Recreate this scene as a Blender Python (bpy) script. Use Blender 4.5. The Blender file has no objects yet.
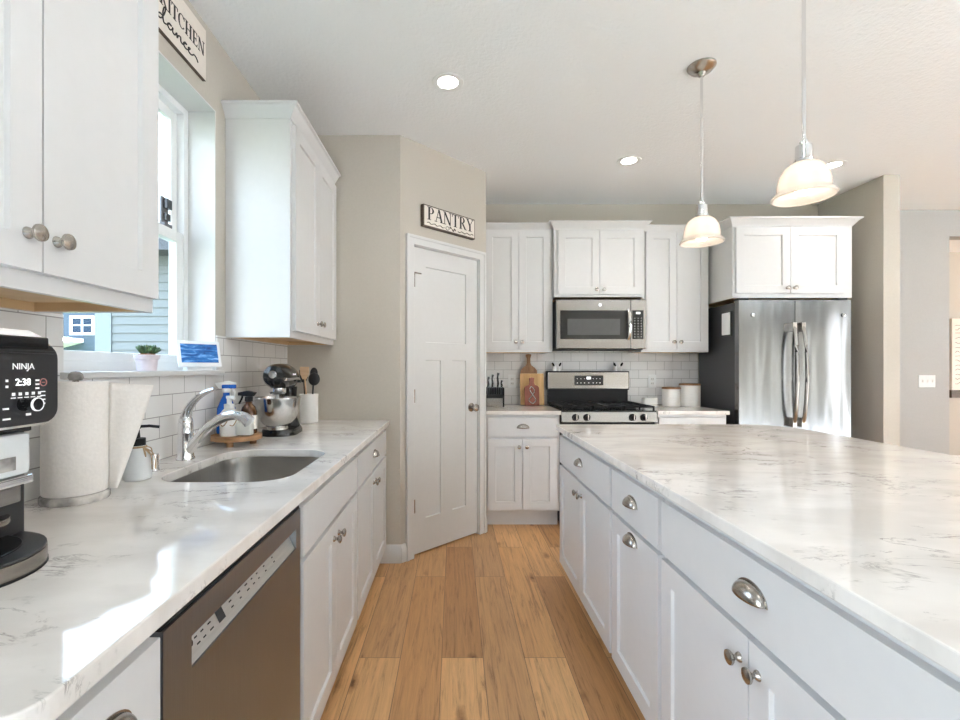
import bpy, bmesh, math, random
from mathutils import Vector, Matrix
random.seed(7)
PI = math.pi
scene = bpy.context.scene
COL = scene.collection

# ------------------------------------------------------------------ camera, sky, lights, exposure
F_PX, VPX, VPY, CAM_H = 460.0, 454.5, 367.5, 1.25
cd = bpy.data.cameras.new('camera')
cam = bpy.data.objects.new('camera', cd); COL.objects.link(cam)
cam.location = (0, 0, CAM_H); cam.rotation_euler = (PI / 2, 0, 0)
cd.sensor_fit = 'HORIZONTAL'; cd.sensor_width = 36.0
cd.lens = 36.0 * F_PX / 960
cd.shift_x = (480 - VPX) / 960; cd.shift_y = (VPY - 360) / 960
cd.clip_start = 0.05; cd.clip_end = 200
scene.camera = cam

world = bpy.data.worlds.new('world'); scene.world = world; world.use_nodes = True
wn = world.node_tree
bg = wn.nodes['Background']
tc = wn.nodes.new('ShaderNodeTexCoord'); sep = wn.nodes.new('ShaderNodeSeparateXYZ')
rmp = wn.nodes.new('ShaderNodeValToRGB')
wn.links.new(tc.outputs['Generated'], sep.inputs[0]); wn.links.new(sep.outputs['Z'], rmp.inputs[0])
rmp.color_ramp.elements[0].position = 0.0; rmp.color_ramp.elements[0].color = (0.92, 0.96, 1.0, 1)
rmp.color_ramp.elements[1].position = 0.6; rmp.color_ramp.elements[1].color = (0.55, 0.75, 1.0, 1)
wn.links.new(rmp.outputs[0], bg.inputs[0]); bg.inputs[1].default_value = 5.2

def area(name, loc, rot, sx, sy, power, color=(1, 1, 1)):
    l = bpy.data.lights.new(name, 'AREA'); l.shape = 'RECTANGLE'; l.size = sx; l.size_y = sy
    l.energy = power; l.color = color
    o = bpy.data.objects.new(name, l); COL.objects.link(o); o.location = loc; o.rotation_euler = rot
    return o
def disk(name, loc, rot, size, power, color, spread=PI):
    l = bpy.data.lights.new(name, 'AREA'); l.shape = 'DISK'; l.size = size; l.energy = power; l.color = color; l.spread = spread
    o = bpy.data.objects.new(name, l); COL.objects.link(o); o.location = loc; o.rotation_euler = rot
    return o
sunl = bpy.data.lights.new('sun', 'SUN'); sunl.energy = 75.0; sunl.angle = 0.05; sunl.color = (0.88, 0.95, 1.0)
sun = bpy.data.objects.new('sun', sunl); COL.objects.link(sun)
sun.rotation_euler = Vector((-0.80, -0.12, -0.38)).to_track_quat('-Z', 'Y').to_euler()
# fill lamp added to brighten the hall, no fixture in view there
disk('hall_fill_light', (7.2, 5.2, 2.725), (0, 0, 0), 0.13, 1.2, (1.0, 0.97, 0.94))
# fill lamps added over the unseen open plan room, not known fixtures
for i, (x, y) in enumerate([(0.3, 0.3), (2.8, 0.3), (2.8, -1.8), (0.3, -1.8), (5.2, 0.3), (5.4, 2.9)]):
    disk('can_or_fill_light', (x, y, 2.725), (0, 0, 0), 0.13, 2.4, (1.0, 0.97, 0.94))

scene.view_settings.view_transform = 'Standard'
scene.view_settings.look = 'None'
scene.view_settings.gamma = 1.0
scene.view_settings.use_curve_mapping = False
scene.view_settings.exposure = 0.74
scene.cycles.use_denoising = True
scene.cycles.max_bounces = 10
scene.cycles.diffuse_bounces = 6
scene.cycles.transparent_max_bounces = 16

# ------------------------------------------------------------------ materials
def nmat(name):
    m = bpy.data.materials.new(name); m.use_nodes = True
    nt = m.node_tree; return m, nt, nt.nodes['Principled BSDF']
def N(nt, t, **kw):
    n = nt.nodes.new(t)
    for k, v in kw.items():
        if k in n.inputs: n.inputs[k].default_value = v
        else: setattr(n, k, v)
    return n
def L(nt, a, b): nt.links.new(a, b)
def ramp(nt, stops):
    r = nt.nodes.new('ShaderNodeValToRGB'); cr = r.color_ramp
    while len(cr.elements) < len(stops): cr.elements.new(0.5)
    for e, (p, c) in zip(cr.elements, stops):
        e.position = p; e.color = (*c, 1) if len(c) == 3 else c
    return r
def simple(name, col, rough=0.5, metal=0.0, noise=0.04, scale=30, bump=0.0, spec=0.5, coat=0.0, emit=None, estr=0, stretch=(1, 1, 1)):
    """one paint or metal with a faint procedural variation"""
    m, nt, b = nmat(name)
    t = N(nt, 'ShaderNodeTexCoord'); mp = N(nt, 'ShaderNodeMapping'); mp.inputs['Scale'].default_value = stretch
    L(nt, t.outputs['Object'], mp.inputs[0])
    n = N(nt, 'ShaderNodeTexNoise', Scale=scale, Detail=3.0); L(nt, mp.outputs[0], n.inputs['Vector'])
    lo = tuple(max(0, c * (1 - noise)) for c in col); hi = tuple(min(1, c * (1 + noise)) for c in col)
    r = ramp(nt, [(0.3, lo), (0.7, hi)]); L(nt, n.outputs[0], r.inputs[0]); L(nt, r.outputs[0], b.inputs['Base Color'])
    b.inputs['Roughness'].default_value = rough; b.inputs['Metallic'].default_value = metal
    b.inputs['Specular IOR Level'].default_value = spec; b.inputs['Coat Weight'].default_value = coat
    if bump:
        bp = N(nt, 'ShaderNodeBump', Strength=bump, Distance=0.002); L(nt, n.outputs[0], bp.inputs['Height']); L(nt, bp.outputs[0], b.inputs['Normal'])
    if emit:
        b.inputs['Emission Color'].default_value = (*emit, 1); b.inputs['Emission Strength'].default_value = estr
    return m
def glass(name, tint=(0.95, 0.98, 1.0), gloss=0.10):
    m, nt, b = nmat(name); nt.nodes.remove(b)
    tr = N(nt, 'ShaderNodeBsdfTransparent'); tr.inputs[0].default_value = (*tint, 1)
    gl = N(nt, 'ShaderNodeBsdfGlossy', Roughness=0.02); lw = N(nt, 'ShaderNodeLayerWeight', Blend=0.5); fr = N(nt, 'ShaderNodeMath', operation='POWER'); L(nt, lw.outputs['Facing'], fr.inputs[0]); fr.inputs[1].default_value = 5.0
    mx = N(nt, 'ShaderNodeMixShader'); L(nt, fr.outputs[0], mx.inputs[0]); L(nt, tr.outputs[0], mx.inputs[1]); L(nt, gl.outputs[0], mx.inputs[2])
    L(nt, mx.outputs[0], nt.nodes['Material Output'].inputs[0]); return m

def m_quartz():
    m, nt, b = nmat('quartz')
    t = N(nt, 'ShaderNodeTexCoord')
    mp = N(nt, 'ShaderNodeMapping'); mp.inputs['Scale'].default_value = (1.0, 2.3, 1.6); mp.inputs['Rotation'].default_value = (0, 0, 0.25)
    L(nt, t.outputs['Object'], mp.inputs[0])
    n1 = N(nt, 'ShaderNodeTexNoise', Scale=5.2, Detail=10.0, Roughness=0.68, Distortion=0.7); L(nt, mp.outputs[0], n1.inputs['Vector'])
    s = N(nt, 'ShaderNodeMath', operation='SUBTRACT'); s.inputs[1].default_value = 0.5; L(nt, n1.outputs[0], s.inputs[0])
    a = N(nt, 'ShaderNodeMath', operation='ABSOLUTE'); L(nt, s.outputs[0], a.inputs[0])
    r1 = ramp(nt, [(0.0, (1, 1, 1)), (0.026, (0, 0, 0))]); L(nt, a.outputs[0], r1.inputs[0])
    n2 = N(nt, 'ShaderNodeTexNoise', Scale=3.1, Detail=5.0, Roughness=0.75); L(nt, t.outputs['Object'], n2.inputs['Vector'])
    r2 = ramp(nt, [(0.51, (0, 0, 0)), (0.61, (1, 1, 1))]); L(nt, n2.outputs[0], r2.inputs[0])
    mu = N(nt, 'ShaderNodeMath', operation='MULTIPLY'); L(nt, r1.outputs[0], mu.inputs[0]); L(nt, r2.outputs[0], mu.inputs[1])
    n3 = N(nt, 'ShaderNodeTexNoise', Scale=5.0, Detail=5.0); L(nt, mp.outputs[0], n3.inputs['Vector'])
    r3 = ramp(nt, [(0.36, (0.70, 0.66, 0.62)), (0.60, (0.805, 0.765, 0.725))]); L(nt, n3.outputs[0], r3.inputs[0])
    mx = N(nt, 'ShaderNodeMix', data_type='RGBA'); L(nt, mu.outputs[0], mx.inputs[0]); L(nt, r3.outputs[0], mx.inputs[6])
    mx.inputs[7].default_value = (0.25, 0.225, 0.205, 1)
    L(nt, mx.outputs[2], b.inputs['Base Color']); b.inputs['Roughness'].default_value = 0.06
    return m
def m_oak():
    m, nt, b = nmat('oak_planks')
    t = N(nt, 'ShaderNodeTexCoord')
    mp = N(nt, 'ShaderNodeMapping'); mp.inputs['Rotation'].default_value = (0, 0, PI / 2); mp.inputs['Location'].default_value = (0.31, 0.055, 0)
    L(nt, t.outputs['Object'], mp.inputs[0])
    br = N(nt, 'ShaderNodeTexBrick', offset=0.37, offset_frequency=2, squash=1.0)
    for k, v in (('Scale', 1.0), ('Brick Width', 1.22), ('Row Height', 0.178), ('Mortar Size', 0.0012), ('Mortar Smooth', 0.1), ('Bias', 0.0)): br.inputs[k].default_value = v
    br.inputs['Color1'].default_value = (0, 0, 0, 1); br.inputs['Color2'].default_value = (1, 1, 1, 1); br.inputs['Mortar'].default_value = (0.5, 0.5, 0.5, 1)
    L(nt, mp.outputs[0], br.inputs['Vector'])
    tone = ramp(nt, [(0.0, (0.44, 0.225, 0.09)), (0.3, (0.66, 0.37, 0.16)), (0.6, (0.76, 0.46, 0.22)), (0.85, (0.58, 0.33, 0.15)), (1.0, (0.50, 0.30, 0.155))]); L(nt, br.outputs['Color'], tone.inputs[0])
    off = N(nt, 'ShaderNodeVectorMath', operation='MULTIPLY'); off.inputs[1].default_value = (7.3, 13.1, 0); L(nt, br.outputs['Color'], off.inputs[0])
    add = N(nt, 'ShaderNodeVectorMath', operation='ADD'); L(nt, t.outputs['Object'], add.inputs[0]); L(nt, off.outputs[0], add.inputs[1])
    mg = N(nt, 'ShaderNodeMapping'); mg.inputs['Scale'].default_value = (17, 0.9, 1); L(nt, add.outputs[0], mg.inputs[0])
    g = N(nt, 'ShaderNodeTexNoise', Scale=2.6, Detail=10.0, Roughness=0.75, Distortion=1.2); L(nt, mg.outputs[0], g.inputs['Vector'])
    gr = ramp(nt, [(0.32, (0.34, 0.27, 0.22)), (0.46, (0.90, 0.88, 0.86)), (0.62, (1.12, 1.10, 1.06)), (0.78, (0.82, 0.78, 0.74))]); L(nt, g.outputs[0], gr.inputs[0])
    mx = N(nt, 'ShaderNodeMix', data_type='RGBA', blend_type='MULTIPLY'); mx.inputs[0].default_value = 0.9
    L(nt, tone.outputs[0], mx.inputs[6]); L(nt, gr.outputs[0], mx.inputs[7])
    mk = N(nt, 'ShaderNodeMapping'); mk.inputs['Scale'].default_value = (6.2, 2.4, 1); L(nt, add.outputs[0], mk.inputs[0])
    k = N(nt, 'ShaderNodeTexVoronoi', Scale=1.0); L(nt, mk.outputs[0], k.inputs['Vector'])
    kn = N(nt, 'ShaderNodeTexNoise', Scale=22.0, Detail=3.0); L(nt, add.outputs[0], kn.inputs['Vector'])
    ks = N(nt, 'ShaderNodeMath', operation='MULTIPLY_ADD'); ks.inputs[1].default_value = 0.16; L(nt, kn.outputs[0], ks.inputs[0]); L(nt, k.outputs['Distance'], ks.inputs[2])
    kr = ramp(nt, [(0.130, (0.20, 0.13, 0.09)), (0.165, (0.62, 0.55, 0.48)), (0.25, (1, 1, 1))]); L(nt, ks.outputs[0], kr.inputs[0])
    m2 = N(nt, 'ShaderNodeMix', data_type='RGBA', blend_type='MULTIPLY'); m2.inputs[0].default_value = 1.0
    L(nt, mx.outputs[2], m2.inputs[6]); L(nt, kr.outputs[0], m2.inputs[7])
    m3 = N(nt, 'ShaderNodeMix', data_type='RGBA'); L(nt, br.outputs['Fac'], m3.inputs[0]); L(nt, m2.outputs[2], m3.inputs[6]); m3.inputs[7].default_value = (0.16, 0.09, 0.045, 1)
    L(nt, m3.outputs[2], b.inputs['Base Color']); b.inputs['Roughness'].default_value = 0.42
    bp = N(nt, 'ShaderNodeBump', Strength=0.12, Distance=0.002); L(nt, g.outputs[0], bp.inputs['Height']); L(nt, bp.outputs[0], b.inputs['Normal'])
    return m
def m_tile(name, axes, loc=(0, 0, 0)):
    m, nt, b = nmat(name)
    t = N(nt, 'ShaderNodeTexCoord'); s = N(nt, 'ShaderNodeSeparateXYZ'); L(nt, t.outputs['Object'], s.inputs[0])
    c = N(nt, 'ShaderNodeCombineXYZ'); L(nt, s.outputs[axes[0]], c.inputs[0]); L(nt, s.outputs[axes[1]], c.inputs[1])
    mp = N(nt, 'ShaderNodeMapping'); mp.inputs['Location'].default_value = loc; L(nt, c.outputs[0], mp.inputs[0])
    br = N(nt, 'ShaderNodeTexBrick', offset=0.5)
    for k, v in (('Scale', 1.0), ('Brick Width', 0.1545), ('Row Height', 0.0785), ('Mortar Size', 0.0016), ('Mortar Smooth', 0.2)): br.inputs[k].default_value = v
    br.inputs['Color1'].default_value = (0.80, 0.785, 0.77, 1); br.inputs['Color2'].default_value = (0.765, 0.75, 0.735, 1); br.inputs['Mortar'].default_value = (0.36, 0.345, 0.33, 1)
    L(nt, mp.outputs[0], br.inputs['Vector']); L(nt, br.outputs['Color'], b.inputs['Base Color'])
    b.inputs['Roughness'].default_value = 0.12
    bp = N(nt, 'ShaderNodeBump', Strength=0.5, Distance=0.002, invert=True); L(nt, br.outputs['Fac'], bp.inputs['Height']); L(nt, bp.outputs[0], b.inputs['Normal'])
    return m
def m_steel(name, col=(0.60, 0.59, 0.57), rough=0.27, stretch=(1, 1, 60), wavy=0):
    m, nt, b = nmat(name)
    t = N(nt, 'ShaderNodeTexCoord'); mp = N(nt, 'ShaderNodeMapping'); mp.inputs['Scale'].default_value = stretch; L(nt, t.outputs['Object'], mp.inputs[0])
    n = N(nt, 'ShaderNodeTexNoise', Scale=9.0, Detail=5.0); L(nt, mp.outputs[0], n.inputs['Vector'])
    r = ramp(nt, [(0.3, tuple(c * 0.93 for c in col)), (0.7, tuple(min(1, c * 1.06) for c in col))]); L(nt, n.outputs[0], r.inputs[0]); L(nt, r.outputs[0], b.inputs['Base Color'])
    rr = N(nt, 'ShaderNodeMapRange'); rr.inputs['To Min'].default_value = rough - 0.05; rr.inputs['To Max'].default_value = rough + 0.06; L(nt, n.outputs[0], rr.inputs[0]); L(nt, rr.outputs[0], b.inputs['Roughness'])
    b.inputs['Metallic'].default_value = 1.0
    if wavy:   # slight oil-canning of the sheet, which bends reflections into upright streaks
        mw = N(nt, 'ShaderNodeMapping'); mw.inputs['Scale'].default_value = (7, 1, 0.8); L(nt, t.outputs['Object'], mw.inputs[0])
        w_ = N(nt, 'ShaderNodeTexNoise', Scale=1.0, Detail=1.0); L(nt, mw.outputs[0], w_.inputs['Vector'])
        bp = N(nt, 'ShaderNodeBump', Strength=wavy, Distance=0.05); L(nt, w_.outputs[0], bp.inputs['Height']); L(nt, bp.outputs[0], b.inputs['Normal'])
    return m
def m_wood(name, c1, c2, scale=6, stretch=(1, 1, 8), rough=0.5, rings=False):
    m, nt, b = nmat(name)
    t = N(nt, 'ShaderNodeTexCoord'); mp = N(nt, 'ShaderNodeMapping'); mp.inputs['Scale'].default_value = stretch; L(nt, t.outputs['Object'], mp.inputs[0])
    n = N(nt, 'ShaderNodeTexNoise', Scale=scale, Detail=6.0, Distortion=0.8); L(nt, mp.outputs[0], n.inputs['Vector'])
    r = ramp(nt, [(0.3, c1), (0.7, c2)]); L(nt, n.outputs[0], r.inputs[0]); L(nt, r.outputs[0], b.inputs['Base Color'])
    b.inputs['Roughness'].default_value = rough
    return m
def m_ceiling():
    m, nt, b = nmat('ceiling_texture')
    t = N(nt, 'ShaderNodeTexCoord'); n = N(nt, 'ShaderNodeTexNoise', Scale=60.0, Detail=4.0); L(nt, t.outputs['Object'], n.inputs['Vector'])
    b.inputs['Base Color'].default_value = (0.86, 0.865, 0.865, 1); b.inputs['Roughness'].default_value = 0.9
    bp = N(nt, 'ShaderNodeBump', Strength=0.35, Distance=0.01); L(nt, n.outputs[0], bp.inputs['Height']); L(nt, bp.outputs[0], b.inputs['Normal'])
    return m
def m_shade():
    m, nt, b = nmat('alabaster_glass'); nt.nodes.remove(b)
    t = N(nt, 'ShaderNodeTexCoord'); n = N(nt, 'ShaderNodeTexNoise', Scale=14.0, Detail=2.0); L(nt, t.outputs['Object'], n.inputs['Vector'])
    r = ramp(nt, [(0.3, (0.82, 0.76, 0.70)), (0.7, (0.90, 0.86, 0.82))]); L(nt, n.outputs[0], r.inputs[0])
    tl = N(nt, 'ShaderNodeBsdfTranslucent'); L(nt, r.outputs[0], tl.inputs[0])
    tr = N(nt, 'ShaderNodeBsdfTransparent'); tr.inputs[0].default_value = (1, 0.95, 0.9, 1)
    df = N(nt, 'ShaderNodeBsdfDiffuse'); L(nt, r.outputs[0], df.inputs[0])
    gl = N(nt, 'ShaderNodeBsdfGlossy', Roughness=0.15)
    m1 = N(nt, 'ShaderNodeMixShader'); m1.inputs[0].default_value = 0.30; L(nt, tl.outputs[0], m1.inputs[1]); L(nt, tr.outputs[0], m1.inputs[2])
    m2 = N(nt, 'ShaderNodeMixShader'); m2.inputs[0].default_value = 0.45; L(nt, m1.outputs[0], m2.inputs[1]); L(nt, df.outputs[0], m2.inputs[2])
    lw = N(nt, 'ShaderNodeLayerWeight', Blend=0.5); fr = N(nt, 'ShaderNodeMath', operation='POWER'); L(nt, lw.outputs['Facing'], fr.inputs[0]); fr.inputs[1].default_value = 4.0
    m3 = N(nt, 'ShaderNodeMixShader'); L(nt, fr.outputs[0], m3.inputs[0]); L(nt, m2.outputs[0], m3.inputs[1]); L(nt, gl.outputs[0], m3.inputs[2])
    L(nt, m3.outputs[0], nt.nodes['Material Output'].inputs[0]); return m
def m_waves():
    m, nt, b = nmat('screen_seascape')
    t = N(nt, 'ShaderNodeTexCoord'); mp = N(nt, 'ShaderNodeMapping'); mp.inputs['Scale'].default_value = (6, 1, 26); L(nt, t.outputs['Object'], mp.inputs[0])
    n = N(nt, 'ShaderNodeTexNoise', Scale=3.0, Detail=5.0, Distortion=1.0); L(nt, mp.outputs[0], n.inputs['Vector'])
    r = ramp(nt, [(0.3, (0.01, 0.05, 0.18)), (0.52, (0.02, 0.14, 0.42)), (0.64, (0.15, 0.40, 0.75)), (0.75, (0.75, 0.88, 1.0))]); L(nt, n.outputs[0], r.inputs[0])
    L(nt, r.outputs[0], b.inputs['Base Color']); L(nt, r.outputs[0], b.inputs['Emission Color']); b.inputs['Emission Strength'].default_value = 0.12; b.inputs['Roughness'].default_value = 0.1
    return m

M = {}
M['paint'] = simple('cabinet_white', (0.675, 0.667, 0.662), 0.32, noise=0.01)
M['trim'] = simple('trim_white', (0.66, 0.655, 0.645), 0.4, noise=0.01)
M['vinyl'] = simple('window_vinyl', (0.84, 0.85, 0.85), 0.35, noise=0.01)
M['wall'] = simple('wall_greige', (0.53, 0.487, 0.425), 0.85, noise=0.02, scale=90, bump=0.05)
M['wallgrey'] = simple('wall_grey', (0.46, 0.45, 0.435), 0.85, noise=0.02, scale=90, bump=0.05)
M['ceiling'] = m_ceiling()
M['quartz'] = m_quartz(); M['oak'] = m_oak()
M['tile_l'] = m_tile('subway_tile_side', (1, 2), (0.03, -0.914 + 0.0785 * 12, 0)); M['tile_b'] = m_tile('subway_tile_back', (0, 2), (0.02, -0.914 + 0.0785 * 12, 0))
M['steel'] = m_steel('stainless', (0.31, 0.29, 0.268), 0.24); M['steel_v'] = m_steel('stainless_vertical_grain', (0.215, 0.215, 0.215), 0.17, (60, 60, 1), 0.26); M['sink'] = m_steel('sink_steel', (0.36, 0.345, 0.325), 0.30, (1, 30, 1))
M['dwsteel'] = m_steel('dishwasher_steel', (0.30, 0.325, 0.36), 0.30, (60, 1, 1)); M['panelsteel'] = m_steel('control_strip_steel', (0.72, 0.69, 0.65), 0.33, (1, 40, 1))
M['nickel'] = simple('brushed_nickel', (0.43, 0.395, 0.36), 0.25, 1.0); M['chrome'] = simple('chrome', (0.78, 0.78, 0.79), 0.07, 1.0, noise=0.01)
M['bowl'] = simple('polished_steel', (0.66, 0.65, 0.63), 0.16, 1.0)
M['black'] = simple('black_gloss', (0.012, 0.012, 0.013), 0.12, noise=0.1); M['blackmatte'] = simple('black_matte', (0.012, 0.012, 0.013), 0.5, spec=0.3); M['iron'] = simple('cast_iron', (0.014, 0.014, 0.015), 0.6, bump=0.2, spec=0.3)
M['fridgeside'] = simple('fridge_side_grey', (0.045, 0.045, 0.048), 0.4, bump=0.1, scale=200)
M['charcoal'] = simple('charcoal_plastic', (0.020, 0.020, 0.022), 0.35); M['darkglass'] = simple('dark_glass', (0.02, 0.02, 0.02), 0.06); M['mesh'] = simple('oven_window', (0.09, 0.092, 0.092), 0.12)
M['white'] = simple('white_plastic', (0.82, 0.82, 0.81), 0.35, noise=0.01); M['ceramic'] = simple('white_ceramic', (0.82, 0.80, 0.77), 0.25, noise=0.02)
M['greyceramic'] = simple('pale_grey_ceramic', (0.68, 0.70, 0.71), 0.35, noise=0.03)
M['paper'] = simple('paper_towel', (0.84, 0.80, 0.76), 0.95, noise=0.03, scale=120, bump=0.5); M['marble'] = simple('grey_marble', (0.42, 0.40, 0.38), 0.2, noise=0.6, scale=24)
M['print'] = simple('white_print', (0.8, 0.8, 0.8), 0.5, emit=(1, 1, 1), estr=0.25); M['lit'] = simple('lit_digits', (0.9, 0.9, 0.9), 0.5, emit=(1, 1, 1), estr=1.2); M['redprint'] = simple('red_print', (0.5, 0.2, 0.17), 0.5)
M['ink'] = simple('black_ink', (0.02, 0.018, 0.016), 0.7); M['signwhite'] = simple('sign_white', (0.78, 0.72, 0.65), 0.7, noise=0.03, scale=20); M['signframe'] = m_wood('sign_dark_wood', (0.06, 0.045, 0.035), (0.14, 0.10, 0.07), 20)
M['rawwood'] = m_wood('raw_maple', (0.62, 0.42, 0.22), (0.74, 0.53, 0.31), 3, (1, 1, 4), 0.55)
M['acacia'] = m_wood('acacia', (0.20, 0.09, 0.035), (0.38, 0.20, 0.09), 8, (6, 1, 1)); M['bamboo'] = m_wood('bamboo', (0.58, 0.33, 0.12), (0.72, 0.45, 0.20), 6, (10, 1, 1)); M['redwood'] = m_wood('red_wood', (0.20, 0.05, 0.03), (0.33, 0.10, 0.06), 8, (6, 1, 1))
M['slice'] = m_wood('live_edge_slice', (0.22, 0.10, 0.04), (0.50, 0.28, 0.13), 10, (1, 1, 6)); M['spoon'] = m_wood('spoon_wood', (0.60, 0.38, 0.22), (0.72, 0.50, 0.32), 6)
M['twine'] = simple('twine', (0.40, 0.28, 0.17), 0.9, noise=0.2, scale=200); M['blue'] = simple('blue_bottle', (0.01, 0.12, 0.55), 0.25); M['amber'] = simple('amber_glass', (0.085, 0.032, 0.010), 0.08)
M['label'] = simple('paper_label', (0.80, 0.76, 0.70), 0.6); M['clear'] = glass('clear_plastic', (0.93, 0.95, 0.95)); M['pane'] = glass('window_glass', (0.96, 0.98, 0.99))
M['plant'] = simple('succulent_green', (0.07, 0.14, 0.06), 0.5, noise=0.3); M['soil'] = simple('terracotta_soil', (0.32, 0.12, 0.05), 0.9); M['potpink'] = simple('painted_pot', (0.70, 0.62, 0.66), 0.4, noise=0.15, scale=25)
M['waves'] = m_waves(); M['shade'] = m_shade()
M['bulb'] = simple('bulb_glow', (1, 1, 1), 0.5, emit=(1.0, 0.86, 0.72), estr=5.5); M['led'] = simple('led_lens', (1, 1, 1), 0.5, emit=(1.0, 0.95, 0.88), estr=14)
M['siding'] = simple('blue_siding', (0.175, 0.185, 0.182), 0.7, noise=0.03); M['cornerboard'] = simple('pale_blue_trim', (0.21, 0.235, 0.245), 0.6); M['fargrey'] = simple('slate_siding', (0.05, 0.07, 0.095), 0.8, stretch=(0.2, 1, 14), noise=0.12, scale=6)
M['roof'] = simple('roof_shingle', (0.10, 0.10, 0.11), 0.9, noise=0.2); M['housepane'] = simple('house_window_pane', (0.03, 0.045, 0.07), 0.5, spec=0.05); M['leaf'] = simple('bush_leaf', (0.06, 0.13, 0.03), 0.7, noise=0.4, scale=8); M['grass'] = simple('lawn', (0.11, 0.15, 0.06), 0.9, noise=0.3, scale=8)
M['bounce_floor'] = simple('pale_bounce_floor', (0.70, 0.71, 0.725), 0.95, noise=0.05, scale=150, bump=0.3)  # made-up pale floor covering that reflects light upward
M['canister'] = simple('enamel_cream', (0.78, 0.75, 0.71), 0.3, noise=0.02); M['greybox'] = simple('grey_device', (0.16, 0.16, 0.17), 0.4)

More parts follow.
